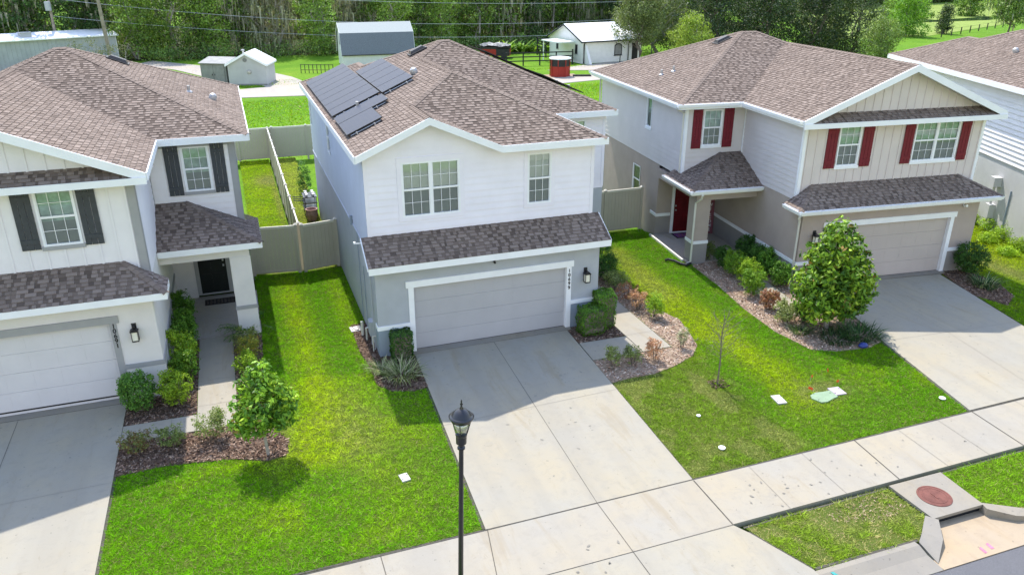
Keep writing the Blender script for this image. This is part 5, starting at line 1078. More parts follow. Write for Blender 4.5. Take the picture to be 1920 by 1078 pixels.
VAR = [(.42, .44, .22), (.52, .50, .33), (.14, .20, .06), (.08, .14, .04), (.20, .25, .09)]; LIR = [(.03, .08, .02), (.05, .12, .03), (.09, .17, .05), (.02, .05, .02)]

# white house
boxhedge((-.50, -.40), .62, .50, .88, 1, 'clipped square hedge left of the middle garage door', PD)
strap((-.75, -1.45), 260, .62, .026, VAR, 1, 'pale striped grassy clump in front of the square hedge', .42); strap((-1.22, -1.0), 110, .5, .024, VAR, 2, 'smaller pale grassy clump at the wall corner of the white house', .25)
boxhedge((5.48, -.72), .80, .62, .90, 3, 'lower square part of the clipped hedge right of the middle garage', PG); boxhedge((6.06, -.42), .62, .60, 1.22, 4, 'taller clipped hedge at the right corner of the white house', PG)
shrub((7.95, 3.9), 1.0, 1.5, PD, 11, 'tall dark hedge shrub farthest back along the middle path', dens=2.2); shrub((7.9, 3.0), .85, 1.05, PD, 12, 'dark shrub just below the pent roof corner of the white house', dens=2)
shrub((7.85, 2.2), .95, .70, PO, 13, 'olive shrub behind the reddish one by the middle path', .4, dens=1.6); shrub((7.82, 1.25), .85, .60, PR, 14, 'reddish bare-twigged shrub by the middle path', .9, dens=.8)
shrub((7.75, .35), .70, .72, PB+[(.10, .12, .04)], 15, 'dry pinkish shrub leaning on the yellow-green one', .8, dens=.9); shrub((7.98, -.35), .66, .86, PY_[:3]+PG[2:], 16, 'round yellow-green shrub halfway along the middle path', .2, dens=1.8)
shrub((5.16, -2.95), .58, .66, PO, 17, 'small dark green shrub left of a pair below the middle path', .8, dens=1.3); shrub((5.78, -3.0), .60, .60, PO, 18, 'small green shrub right of the pair below the middle path', .8, dens=1.3)
shrub((6.48, -3.0), .55, .72, PB, 19, 'dried brown shrub at the end of the middle path', .9, dens=1.1); shrub((7.66, -2.6), .42, .70, [(.14, .15, .09), (.22, .22, .15), (.10, .09, .06)], 20, 'sparse grey twiggy shrub at the tip of the sandy bed', 1, dens=.5)
for i, (p_, q_) in enumerate((((6.6, -2.95), (7.5, -3.0)), ((7.0, -2.3), (7.9, -2.7)), ((7.6, -1.6), (8.2, -1.0)), ((6.2, -3.3), (6.9, -3.4)))): pass
m = MB(); rs = np.random.RandomState(5)
for i in range(14):
    x, y = rs.uniform(6.2, 8.2), rs.uniform(-3.3, 1.5)
    if x < 7.5 and y > -2.5: continue
    an = rs.rand()*3.14; m.tube([(x, y, 0), (x+.2*math.cos(an), y+.2*math.sin(an), .02), (x+.4*math.cos(an+.4), y+.4*math.sin(an+.4), 0)], .008, 5)
tag(m.build('drip_hose', 'bark'), 'thin brown twigs and drip hose lying on the sandy bed', 'twigs', None, 'stuff')
# left house
shrub((-7.55, -.95), .98, 1.05, PD[1:]+PG[2:3], 31, 'round dark green shrub at the corner of the left garage', 0, dens=2.6, size=.06)
shrub((-6.68, -.98), .90, 1.02, PY_[:3]+PG[1:2], 32, 'yellow-green shrub right of the round dark one', .25, dens=2.2, size=.06)
for i, (x, y, h, pl_, lb) in enumerate(((-6.50, .25, .95, PY_[:2]+PG[1:], 'first bright hedge shrub along the left garage wall'), (-6.50, 1.2, 1.15, PY_[:3]+PG[2:], 'second hedge shrub along the left garage wall, light green'), (-6.52, 2.1, 1.1, PG, 'third hedge shrub along the left garage wall'), (-6.6, 3.0, 1.05, PG, 'fourth hedge shrub by the left porch'), (-6.62, 3.9, 1.25, PG, 'tall hedge shrub farthest into the left porch'))):
    shrub((x, y), .80, h, pl_, 40+i, lb, .3, dens=2.0, size=.065)
rs = np.random.RandomState(77)   # arching fern-like plant
root = empty('arching_plant', (-4.72, 2.55, -.02), 0, 'arching feathery green plant leaning over the left path', 'plant'); V, Cc = [], []
for i in range(16):
    a_ = rs.uniform(0, 6.28) if i > 5 else R(180)+rs.normal()*.4; l = rs.uniform(.8, 1.25); el = R(72)-rs.rand()*R(20); p = np.zeros(3); d_ = np.array([math.cos(a_), math.sin(a_), 0]); s_ = np.array([-math.sin(a_), math.cos(a_), 0])
    for j in range(18):
        e2 = el-j*.09; st = (d_*math.cos(e2)+np.array([0, 0, 1])*math.sin(e2)); p = p+st*l/18
        if j > 3:
            for sg in (-1, 1):
                q_ = p+(s_*sg+st*.5)*.11*(1.2-j/22)+rs.normal(size=3)*.012; n_w = st*.022; V += [p-n_w, q_*.5+p*.5-n_w*1.2, q_, q_*.5+p*.5+n_w*1.2]; Cc.append(np.array(PG[1+rs.randint(3)])*(.7+.6*rs.rand()))
fast_mesh('foliage', np.array(V), 4, np.array(Cc), 'leaf', root); m = MB(); m.tube([(0, 0, -.02), (0, 0, .25)], .03, 6); m.build('stem', 'bark', root)
shrub((-4.55, 3.3), .7, .9, PD, 51, 'dark shrub at the foot of the left porch column', .4, dens=1.6)
shrub((-4.80, 1.75), .72, .66, PO+PR[:1], 52, 'brownish shrub right of the left path, farthest back', .6, dens=1.5); shrub((-4.78, .95), .76, .72, [(.16, .13, .02), (.26, .22, .03), (.12, .17, .03), (.22, .28, .04)], 53, 'golden-tipped shrub right of the left path', .6, dens=1.5); shrub((-4.86, .15), .70, .66, PY_[:3], 54, 'yellow-green shrub behind the small tree', .5, dens=1.5); shrub((-4.75, -.75), .6, .6, PO, 55, 'low olive shrub behind the small tree', .6, dens=1.2)
shrub((-7.50, -3.02), .80, .62, PO[:2]+PR[:1]+PG[1:2], 56, 'leftmost of three low shrubs in the mulch below the left path', .8, dens=1.5); shrub((-6.72, -3.05), .72, .58, PO[:3], 57, 'middle of three low shrubs in the mulch below the left path', .8, dens=1.5); shrub((-5.80, -3.0), .80, .74, PO[1:]+PY_[:2], 58, 'rightmost and lightest of three low shrubs below the left path', .7, dens=1.8)
MAG = [(.014, .042, .006), (.045, .105, .010), (.13, .23, .016), (.29, .38, .035)]
plant('magnolia_tree', (-4.56, -4.15, -.02), [(0, 0, 1.35, .68, .68, .78), (.05, .1, 1.9, .45, .45, .45), (-.3, 0, 1.1, .45, .5, .5), (.35, -.05, 1.25, .45, .5, .55)], 300, .15, 15, .14, .42, MAG, 61, 'small round magnolia tree in the mulch bed of the left house', 'tree', None, 'leaf_glossy', trunk=(.045, 1.9, .6, 16), tbl=((.20, .15, .03), .02), shell=.3, bark='bark_pale', part='crown', zmin=.55)
# beige house
for (x, y, w_, h, pl_, sd_, lo, lb) in ((12.62, 3.65, .5, .62, PO[:3], 71, .9, 'sparse small shrub beside the beige porch column'), (12.72, 2.75, .75, .75, PD[1:], 72, .8, 'dark shrub second along the left of the beige path'), (12.62, 1.9, .75, .85, PY_[:2]+PG[2:], 73, .5, 'yellow-green shrub in the row left of the beige path'), (12.55, 1.05, .85, .90, PY_[:3]+PG[2:3], 74, .5, 'largest yellow-green shrub left of the beige path'), (12.12, .1, .78, .86, PY_[:2]+PG[2:], 75, .5, 'yellow-green shrub nearest the lawn left of the beige path'),
      (11.92, -1.1, .6, .62, PR, 76, .9, 'reddish shrub left of the end of the beige path'), (11.78, -2.1, .68, .66, PO[1:]+PG[2:3], 77, .8, 'upright green shrub below the reddish one'), (12.35, -2.35, .6, .6, PD, 78, .5, 'dark shrub under the left edge of the big magnolia'),
      (13.98, 3.15, .70, .90, PD, 79, .1, 'darkest round shrub against the side wall of the beige house'), (13.92, 2.35, .72, .88, PD[1:]+PG[2:3], 80, .1, 'second round shrub along the side wall of the beige house'), (13.72, 1.45, .76, .92, PG, 81, .2, 'third round shrub along the side wall of the beige house'), (13.55, .45, .66, .82, PG, 82, .2, 'round shrub on a short stem nearest the beige garage'), (14.0, -.7, .7, .7, PG, 83, .3, 'green shrub behind the big magnolia at the beige garage corner'),
      (20.95, -.95, 1.0, 1.15, PD, 84, 0, 'dark round shrub at the right corner of the beige garage')):
    shrub((x, y), w_*1.2, h*1.1, pl_, sd_, lb, lo*.8, dens=2.0, size=.065)
strap((11.75, -2.95), 150, .42, .02, LIR+VAR[2:3], 85, 'small grassy clump at the left end of the magnolia bed', .25); strap((13.35, -3.75), 420, .5, .022, LIR, 86, 'wide dark grassy clump under the right side of the magnolia', .6); strap((12.5, -3.75), 260, .42, .022, LIR, 87, 'low dark grassy clump directly under the magnolia', .5)
strap((20.55, -2.05), 220, .6, .026, LIR+VAR[:1], 88, 'long-leaved grassy clump at the right edge of the beige driveway', .4)
plant('magnolia_tree', (12.78, -2.95, -.02), [(0, 0, 1.6, 1.25, 1.25, 1.15), (0, .05, 2.45, .95, .95, .85), (.0, .05, 3.15, .42, .42, .5), (-.55, -.2, 1.2, .8, .8, .85), (.6, .1, 1.3, .8, .8, .9)], 760, .19, 15, .18, .42, MAG, 91, 'large glossy magnolia tree in front of the beige garage', 'tree', None, 'leaf_glossy', trunk=(.085, 3.1, 1.1, 30), tbl=((.22, .15, .03), .03), shell=.35, bark='bark_pale', part='crown', zmin=.4)
# bare young tree with a mulch ring
root = empty('young_tree', (7.45, -4.84, -.03), 0, 'thin almost leafless young tree in the front lawn', 'tree'); rs = np.random.RandomState(8); m = MB()
m.tube([(0, 0, -.05), (.01, 0, .7), (-.02, .02, 1.4), (0, 0, 2.1)], [.026, .02, .014, .006], 7); tips = []
for i in range(26):
    z_ = .75+1.25*i/26; an = i*2.4+rs.rand(); l = rs.uniform(.3, .65)*(1.15-.35*z_/2); p = [(0, 0, z_), (math.cos(an)*l*.5, math.sin(an)*l*.5, z_+l*.4), (math.cos(an)*l, math.sin(an)*l, z_+l*.95)]; m.tube(p, [.007, .005, .002], 4, cap=False); tips.append(p)
    for j in range(3):
        t = .4+.2*j; b_ = np.array(p[0])*(1-t)+np.array(p[2])*t; an2 = an+rs.normal(); m.tube([tuple(b_), tuple(b_+np.array([math.cos(an2)*.16, math.sin(an2)*.16, .16]))], [.003, .0015], 4, cap=False)
m.build('trunk', 'bark', root); L = np.array([np.array(p[2])*rs.uniform(.6, 1)+rs.normal(size=3)*.05 for p in tips for _ in range(14)]); v = leaf_quads(rs, L, np.tile([0, 0, 1.], (len(L), 1)), .045, .4); fast_mesh('foliage', v, 4, pal_mix(rs, rs.rand(len(L)), [(.10, .13, .04), (.17, .18, .08)]), 'leaf', root)
chips('mulch', [(7.2, -5.1), (7.7, -5.1), (7.75, -4.65), (7.25, -4.6)], 450, MP, 9, 'reddish mulch ring round the thin young tree', z=-.02)
# side garden of the white house: slim conifer, pot and rack
plant('slim_shrub', (-1.42, 17.6, -.1), [(0, 0, 1.0, .35, .35, 1.0)], 120, .14, 18, .09, .3, PD, 93, 'dark feathery shrub against the side wall behind the gate', 'shrub', stems=4)
e = empty('garden_rack', (-1.45, 15.1, 0), 0, 'black metal rack with small pale pots against the side wall', 'plant stand'); m = MB()
for x in (-.25, .25):
    for y in (-.4, .4): m.tube([(x, y, -.1), (x, y, .9)], .02, 6)
for z_ in (.3, .6, .88): m.box((-.3, -.45, z_-.015), (.3, .45, z_+.015))
for y in (-.42, -.1, .25): m.tube([(-.3, y, .75), (-.75, y+.03, .78)], .018, 6)
m.build('frame', 'black_metal', e)
for i in range(6):
    m = MB(); m.lathe([(.0, 0), (.05, 0), (.07, .12), (.055, .12), (0, .1)], (-.15+.3*(i % 2), -.32+.3*(i//2), .897), 10); m.build('pot', 'cap_white', e)
e = empty('covered_pot', (-1.5, 14.1, 0), 0, 'large pinkish pot beside the black rack', 'pot'); m = MB(); m.lathe([(.0, -.1), (.22, -.1), (.34, .35), (.30, .62), (.34, .68), (.28, .68), (.2, .4), (0, .4)], k=18); m.build('pot', 'pot_pink', e); e.scale = (.8, .8, .75)
# weeds along the grey house
for i, (x, y, w_, h) in enumerate(((26.2, 2.6, 1.1, .7), (25.7, 1.5, 1.2, .8), (25.3, .4, 1.0, .6), (24.9, 1.6, .9, .45), (26.6, 3.8, 1.2, .7), (25.9, 4.0, 1.0, .6), (24.3, .2, .8, .4))):
    plant('weed_clump', (x, y, -.05), [(0, 0, h*.4, w_*.5, w_*.5, h*.5)], 60, .18, 20, .12, .25, PY_[:3]+[(.16, .25, .02)], 120+i, ['bushy yellow-green weeds under the meter box of the grey house', 'tallest weed clump against the grey house wall', 'weed clump at the right edge below the grey house', 'low yellow weed clump left of the taller weeds', 'farthest weed clump by the beige garage corner', 'weed clump between the beige and the grey house', 'small yellow weed clump nearest the driveway of the beige house'][i], 'weeds', shell=.1, zmin=.0)

# ================================================================== BACKGROUND
slab('path', [(-14, 80.5), (-12.5, 84), (-6.9, 77), (-3.0, 75.6), (-.2, 69.5), (2.0, 64), (2.8, 60.3), (14, 57), (26, 54.2), (34, 56), (46, 60), (46, 57), (31, 51.6), (23, 49.8), (10, 50.3), (-16, 53.6), (-16, 58), (-3.2, 57.0), (-.9, 57.7), (-2.0, 61.5), (-6, 66), (-9.5, 74)], -.16, 'concrete_back', -.4)
slab('path', [(28.6, 60.0), (33.5, 62.5), (38, 64.5), (52, 64.5), (50, 60.0), (36.5, 58.2), (33, 58.6)], -.155, 'concrete_back', -.4)
def gable_box(root, w_, d_, h, rise, wallm, roofm, over=.25, trim=None, axis='y', rooft=.06):
    """building with its ridge along y; front wall at y=0"""
    m = MB(); m.poly([(0, 0, -.2), (w_, 0, -.2), (w_, 0, h), (w_/2, 0, h+rise), (0, 0, h)], -Y); m.poly([(0, d_, -.2), (w_, d_, -.2), (w_, d_, h), (w_/2, d_, h+rise), (0, d_, h)], Y)
    m.poly([(0, 0, -.2), (0, d_, -.2), (0, d_, h), (0, 0, h)], -X); m.poly([(w_, 0, -.2), (w_, d_, -.2), (w_, d_, h), (w_, 0, h)], X); m.build('wall', wallm, root)
    s_ = rise/(w_/2); m = MB()
    for sg in (-1, 1):
        e = (w_/2)+sg*(w_/2+over); z0 = h-over*s_; pts = [(w_/2, -over, h+rise), (e, -over, z0), (e, d_+over, z0), (w_/2, d_+over, h+rise)]
        m.hexa([(x, y, z_+.02) for x, y, z_ in pts]+[(x, y, z_+.02+rooft) for x, y, z_ in pts])
    r = m.build('roof', roofm, root)
    if trim:
        m = MB()
        for sg in (-1, 1):
            e = (w_/2)+sg*(w_/2+over); z0 = h-over*s_; board(m, (w_/2, -over, h+rise+.02), (e, -over, z0+.02), .16, .03)
            for dd in (0,): board(m, (e, -over, z0+.02), (e, d_+over, z0+.02), .14, .03, (sg, 0, 0))
        m.build('roof_trim', trim, root)
    return r
# long white metal building, left edge
lb_ = empty('metal_building', (-27.29-6, 79.38-2.7, -.2), math.atan2(5.27, 11.6), 'long low white metal building with a shiny roof behind the left house', 'building')
m = MB(); Lb = 19.0; hb = 2.95; m.box((0, .02, -.1), (Lb, 5.0, hb)); m.build('wall', 'metal_wall_grey', lb_); m = MB()
for i in range(int(Lb/.45)): m.box((i*.45, -.012, -.1), (i*.45+.05, .019, hb-.1))
m.build('wall_rib', 'metal_wall_grey', lb_)['kind'] = 'stuff'
m = MB(); m.hexa([(-.2, -.3, hb), (Lb+.3, -.3, hb), (Lb+.3, 2.5, hb+.55), (-.2, 2.5, hb+.55), (-.2, -.3, hb+.12), (Lb+.3, -.3, hb+.12), (Lb+.3, 2.5, hb+.67), (-.2, 2.5, hb+.67)]); m.hexa([(-.2, 2.5, hb+.55), (Lb+.3, 2.5, hb+.55), (Lb+.3, 5.3, hb), (-.2, 5.3, hb), (-.2, 2.5, hb+.67), (Lb+.3, 2.5, hb+.67), (Lb+.3, 5.3, hb+.12), (-.2, 5.3, hb+.12)])
m.build('roof', 'metal_roof_white', lb_); m = MB(); m.poly([(Lb+.01, .02, hb), (Lb+.01, 5, hb), (Lb+.01, 2.5, hb+.54)], X); m.box((Lb+.005, .02, -.1), (Lb+.06, .2, hb)); m.build('gable_end', 'metal_roof_white', lb_)
m = MB(); m.box((9.4, .6, hb+.3), (10.5, 1.5, hb+.75)); m.box((9.3, .5, hb+.75), (10.6, 1.6, hb+.82)); m.build('roof_unit', 'metal_wall_grey', lb_)
# garden sheds
s1 = empty('garden_shed', (-6.60, 61.9, -.2), R(-30), 'weathered grey double-door shed left of the white shed', 'shed')
m = MB(); m.hexa([(0, 0, 0), (2.65, 0, 0), (2.65, 1.8, 0), (0, 1.8, 0), (0, 0, 1.9), (2.65, 0, 1.9), (2.65, 1.8, 2.25), (0, 1.8, 2.25)]); m.build('wall', 'shed_grey', s1)
m = MB(); m.hexa([(-.12, -.15, 1.92), (2.77, -.15, 1.92), (2.77, 1.95, 2.32), (-.12, 1.95, 2.32), (-.12, -.15, 1.99), (2.77, -.15, 1.99), (2.77, 1.95, 2.39), (-.12, 1.95, 2.39)]); m.build('roof', 'shed_grey', s1)
for i in range(2):
    m = MB(); m.box((.18+1.16*i, -.05, .05), (1.31+1.16*i, -.001, 1.8)); d_ = m.build('door', 'shed_grey', s1); m = MB(); x = 1.2 if i == 0 else 1.45; m.box((x-.03, -.09, .85), (x+.03, -.051, 1.0)); m.build('handle', 'dark_wood', d_)
s2 = empty('garden_shed', (-4.15, 60.05, -.2), R(-17), 'small white gabled shed with a bright white roof', 'shed'); gable_box(s2, 3.55, 3.6, 2.0, .95, 'shed_white', 'metal_roof_white', .18, 'metal_roof_white')
m = MB(); m.lathe([(0, 0), (.2, 0), (.2, .03), (.12, .05), (0, .05)], (1.7, -.005, 2.35), 14, 0, Matrix.Rotation(R(90), 4, 'X')); m.build('gable_vent', 'shed_grey', s2); m = MB(); m.lathe([(0, 0), (.22, 0), (.15, .12), (0, .14)], (2.0, -.005, 1.25), 10, 0, Matrix.Rotation(R(90), 4, 'X')); m.build('wall_ornament', 'vent_metal', s2)
m = MB(); m.box((-.02, -.01, -.05), (3.57, -.001, .14)); m.build('base_board', 'shed_grey', s2); m = MB(); m.tube([(1.3, 1.2, 2.6), (1.3, 1.2, 3.1)], .09); m.lathe([(0, 0), (.2, 0), (.14, .1), (0, .12)], (1.3, 1.2, 3.1), 10); m.build('chimney_cap', 'vent_metal', s2)
# barn with a gambrel roof
bn = empty('gambrel_barn', (8.1, 69.6, -.2), R(-2), 'grey gambrel-roofed barn behind the white house', 'barn'); Wb, Db = 7.9, 5.0
prof = [(-.15, 1.35), (.75, 3.55), (2.5, 4.55), (4.25, 3.55), (5.15, 1.35)]      # across depth
m = MB()
for xx, nn in ((0, -X), (Wb, X)): m.poly([(xx, 0, 0), (xx, Db, 0), (xx, Db, 1.6)]+[(xx, p[0], p[1]-.08) for p in prof[::-1]][1:-1]+[(xx, 0, 1.6)], nn)
m.poly([(0, 0, 0), (Wb, 0, 0), (Wb, 0, 1.7), (0, 0, 1.7)], -Y); m.poly([(0, Db, 0), (Wb, Db, 0), (Wb, Db, 1.7), (0, Db, 1.7)], Y); m.build('wall', 'barn_wall', bn)
for (p, q_), mt, nm in (((prof[0], prof[1]), 'barn_shingle', 'lower_roof'), ((prof[1], prof[2]), 'barn_shingle_top', 'upper_roof'), ((prof[3], prof[2]), 'barn_shingle_top', 'upper_roof'), ((prof[4], prof[3]), 'barn_shingle', 'lower_roof')):
    m = MB(); m.hexa([(-.15, p[0], p[1]), (Wb+.15, p[0], p[1]), (Wb+.15, q_[0], q_[1]), (-.15, q_[0], q_[1]), (-.15, p[0], p[1]+.07), (Wb+.15, p[0], p[1]+.07), (Wb+.15, q_[0], q_[1]+.07), (-.15, q_[0], q_[1]+.07)]); m.build(nm, mt, bn)
m = MB()
for xx in (-.19, Wb+.155):
    for (p, q_) in zip(prof[:-1], prof[1:]): m.hexa([(xx, p[0], p[1]-.08), (xx+.035, p[0], p[1]-.08), (xx+.035, q_[0], q_[1]-.08), (xx, q_[0], q_[1]-.08), (xx, p[0], p[1]+.09), (xx+.035, p[0], p[1]+.09), (xx+.035, q_[0], q_[1]+.09), (xx, q_[0], q_[1]+.09)])
m.build('roof_trim', 'barn_wall', bn); m = MB(); m.box((-.03, 1.6, 2.3), (-.001, 2.6, 3.2)); m.build('loft_door', 'dark_wood', bn); m = MB(); m.box((-.15, -.2, 1.28), (Wb+.15, -.16, 1.36)); m.build('drip_edge', 'dark_wood', bn)
# red carts / kiosk
rk = empty('red_kiosk', (28.1, 55.4, -.2), R(12), 'small red octagonal kiosk with a dark screened top and pale lid on the grass', 'kiosk')
m = MB(); m.lathe([(0, 0), (.98, 0), (.98, 1.05), (0, 1.05)], k=8); m.build('base', 'kiosk_red', rk); m = MB(); m.lathe([(0, 1.05), (1.02, 1.05), (1.02, 1.2), (.98, 1.2), (.98, 1.62), (1.02, 1.62), (1.02, 1.75), (0, 1.75)], k=8); m.build('screen_band', 'black_plastic', rk)
m = MB()
for j in range(8): t = 2*math.pi*j/8; m.tube([(1.03*math.cos(t), 1.03*math.sin(t), 0), (1.03*math.cos(t), 1.03*math.sin(t), 1.75)], .045, 6)
m.build('corner_post', 'kiosk_red', rk); m = MB(); m.lathe([(0, 1.75), (1.14, 1.75), (1.12, 1.87), (.4, 1.98), (0, 2.0)], k=8); m.build('lid', 'metal_roof_white', rk)
m = MB(); m.box((1.3, -.6, .02), (3.2, -.35, .22)); o = m.build('timber_beam', 'dark_wood'); o.location = (28.1, 55.4, -.2); o.rotation_euler = (0, 0, R(-16)); tag(o, 'dark timber beam lying on the grass right of the red kiosk', 'beam')
slab('path', [(26.6, 54.4), (29.8, 54.2), (30.2, 56.6), (26.8, 56.9)], -.17, 'sandy_soil', -.3)
rc_ = empty('covered_cart', (25.1, 73.3, -.2), R(-25), 'red and black cart under a pale crumpled tarpaulin left of the big-leaved plants', 'cart')
m = MB(); m.box((0, 0, .3), (3.6, 2.0, 1.1)); m.build('body', 'kiosk_red', rc_); m = MB(); m.box((2.0, -.02, .35), (3.62, -.001, 1.3)); m.box((-.02, -.02, 1.1), (3.62, 2.02, 1.35)); m.build('side_panel', 'black_plastic', rc_)
m = MB(); rs = np.random.RandomState(4); gr = [[(x*.52-.05, y*.52-.05, 1.36+.25*rs.rand()+(.2 if 0 < x < 7 and 0 < y < 4 else 0)) for y in range(5)] for x in range(8)]
for x in range(7):
    for y in range(4): m.poly([gr[x][y], gr[x+1][y], gr[x+1][y+1]], Z); m.poly([gr[x][y], gr[x+1][y+1], gr[x][y+1]], Z)
m.build('tarpaulin', 'tarp', rc_)
for x in (.7, 2.9):
    m = MB(); m.lathe([(0, 0), (.3, 0), (.3, .18), (0, .18)], (x, 0, .3), 14, 0, Matrix.Rotation(R(90), 4, 'X')); m.build('wheel', 'black_plastic', rc_)
# white cottage
wh = empty('white_cottage', (33.55, 71.6, -.2), R(-82), 'small white cottage with a pale metal roof and arched window, left of the big oaks', 'house')
m = MB(); Wc, Dc, hc, rc2 = 7.6, 8.2, 2.55, 1.55   # local x runs toward the viewer along the gable, y runs right
m.poly([(0, 0, 0), (Wc, 0, 0), (Wc, 0, hc), (Wc/2, 0, hc+rc2), (0, 0, hc)], -Y); m.poly([(0, Dc, 0), (Wc, Dc, 0), (Wc, Dc, hc), (Wc/2, Dc, hc+rc2), (0, Dc, hc)], Y); m.poly([(0, 0, 0), (0, Dc, 0), (0, Dc, hc), (0, 0, hc)], -X); m.poly([(Wc, 0, 0), (Wc, Dc, 0), (Wc, Dc, hc), (Wc, 0, hc)], X)
m.hexa([(Wc+.001, .2, 0), (Wc+1.3, .2, 0), (Wc+1.3, .5, 0), (Wc+.001, .5, 0), (Wc+.001, .2, 2.2), (Wc+.05, .2, 2.2), (Wc+.05, .5, 2.2), (Wc+.001, .5, 2.2)]); m.build('wall', 'house_white', wh)
m = MB()
for e, z_ in ((-.35, hc-.14), (Wc+.35, hc-.14)):
    pts = [(Wc/2, -.35, hc+rc2), (e, -.35, z_), (e, Dc+.35, z_), (Wc/2, Dc+.35, hc+rc2)]; m.hexa([(x, y, z2+.02) for x, y, z2 in pts]+[(x, y, z2+.09) for x, y, z2 in pts])
m.build('roof', 'metal_roof_white', wh); m = MB()
for e in (-.35, Wc+.35): board(m, (Wc/2, -.35, hc+rc2+.05), (e, -.35, hc-.1), .15, .04, (0, -1, 0))
board(m, (Wc+.35, -.35, hc-.08), (Wc+.35, Dc+.35, hc-.08), .13, .05, (1, 0, 0)); m.build('roof_trim', 'fence_black', wh)
for (u, z_, w_, h_, kd) in ((1.6, 1.1, .6, 1.1, 0), (5.9, .9, .65, 1.2, 0)):
    m = MB(); m.box((u, -.03, z_), (u+w_, -.001, z_+h_)); f_ = m.build('window', 'stucco_light', wh); m = MB(); m.box((u+.08, -.04, z_+.08), (u+w_-.08, -.031, z_+h_-.08)); m.build('pane', 'dark_void', f_)
m = MB(); yc = 4.9; pr_ = [(yc-.55, .75), (yc+.55, .75), (yc+.55, 1.75)]+[(yc+.55*math.cos(R(t)), 1.75+.35*math.sin(R(t))) for t in range(20, 180, 20)]+[(yc-.55, 1.75)]
m.poly([(Wc+.03, y, z_) for y, z_ in pr_], X); m.box((Wc+.001, yc-.58, .68), (Wc+.08, yc+.58, .75)); f_ = m.build('window', 'fence_black', wh); m = MB(); m.poly([(Wc+.04, yc+(y-yc)*.8, 1.3+(z_-1.3)*.85) for y, z_ in pr_], X); m.build('pane', 'shed_grey', f_)
m = MB(); m.box((Wc+.001, 6.9, 0), (Wc+.05, 7.7, 2.0)); m.build('door', 'fence_black', wh); m = MB(); m.tube([(Wc+.42, .0, hc-.2), (Wc+.1, .1, hc-.5), (Wc+.1, .1, .05)], .06, 6); m.tube([(Wc+.4, 6.3, hc-.2), (Wc+.12, 6.3, hc-.5), (Wc+.12, 6.3, .05)], .05, 6); m.build('downspout', 'fence_black', wh, split=True)
m = MB(); m.box((2.5, -2.6, 2.3), (6.2, -.36, 2.42)); m.tube([(2.7, -2.4, 0), (2.7, -2.4, 2.3)], .06, 6); m.build('lean_to_roof', 'metal_roof_white', wh)
# fences behind
def rail(name, pts, h, n_r, mat, label, group=None, step=2.2, rt=.035, rh=.06, pw=.06):
    root = empty(name, (*pts[0], -.2), 0, label, 'fence', group); ox, oy = pts[0]; rl = MB()
    for (p, q_) in zip(pts[:-1], pts[1:]):
        p2, q2 = V3((p[0]-ox, p[1]-oy, 0)), V3((q_[0]-ox, q_[1]-oy, 0)); L = (q2-p2).length; k = max(1, round(L/step)); d_ = (q2-p2).normalized(); n2 = V3((-d_.y, d_.x, 0))
        for j in range(n_r): z_ = h*(.35+.6*j/max(1, n_r-1)); rl.obox(p2, d_, n2, 0, L, z_-rh, z_+rh, -rt, 0)
        for i in range(k): c = p2+d_*L*i/k; m = MB(); m.box((c.x-pw, c.y-pw, -.1), (c.x+pw, c.y+pw, h)); m.build('fence_post', mat, root)
    c = V3((pts[-1][0]-ox, pts[-1][1]-oy, 0)); m = MB(); m.box((c.x-pw, c.y-pw, -.1), (c.x+pw, c.y+pw, h)); m.build('fence_post', mat, root); rl.build('rail', mat, root); return root
rail('rail_fence', [(25.6, 64.9), (33.3, 64.0)], 1.5, 3, 'fence_black', 'black post and rail fence left of the white cottage'); rail('rail_fence', [(33.3, 64.0), (34.8, 67.4)], 1.5, 3, 'fence_black', 'short return of black rail fence meeting the cottage wall'); rail('rail_fence', [(33.1, 74.6), (33.0, 71.4)], 2.2, 5, 'fence_black', 'tall black gate section at the back corner of the cottage')
rail('picket_fence', [(3.2, 67.0), (6.4, 65.7)], .9, 2, 'dark_wood', 'low dark picket fence between the sheds and the barn', None, .42, .02, .025, .035)
for i, (x, y) in enumerate(((36.6, 58.6), (41.5, 60.5))):
    m = MB(); m.tube([(0, 0, -.2), (0, 0, 1.3+.9*i)], .06, 6); m.lathe([(0, 1.3+.9*i), (.1, 1.3+.9*i), (.0, 1.45+.9*i)], k=8); o = m.build('marker_post', 'fence_black'); o.location = (x, y, 0); tag(o, ['short dark post on the grass in front of the cottage', 'taller dark post in front of the cottage, nearer the beige roof'][i], 'post')
# utility poles and wires
def pole(p0, p1, r_, label, tr=False):
    e = empty('utility_pole', (*p0[:2], -.2), 0, label, 'utility pole'); d_ = V3(p1)-V3(p0); m = MB(); m.tube([(0, 0, -.3), tuple(d_)], [r_*1.1, r_*.8], 10); m.build('pole', 'wood_pole', e)
    if tr:
        q_ = d_*.82; m = MB(); m.lathe([(0, -.45), (.30, -.45), (.32, -.4), (.32, .42), (.28, .5), (0, .52)], (q_.x-.12, q_.y-.42, q_.z+.35), 14); m.build('transformer', 'metal_wall_grey', e)
        m = MB(); m.tube([(q_.x, q_.y-.1, q_.z+.5), (q_.x, q_.y-.35, q_.z+.45)], .05); m.tube([(q_.x-1.1, q_.y-.1, q_.z+1.15), (q_.x+1.0, q_.y-.1, q_.z+1.15)], .05); m.build('cross_arm', 'wood_pole', e)
        for x in (-.9, 0, .8): m = MB(); m.lathe([(0, 0), (.06, 0), (.08, .1), (.04, .2), (0, .2)], (q_.x+x, q_.y-.1, q_.z+1.2), 8); m.build('insulator', 'cap_white', e)
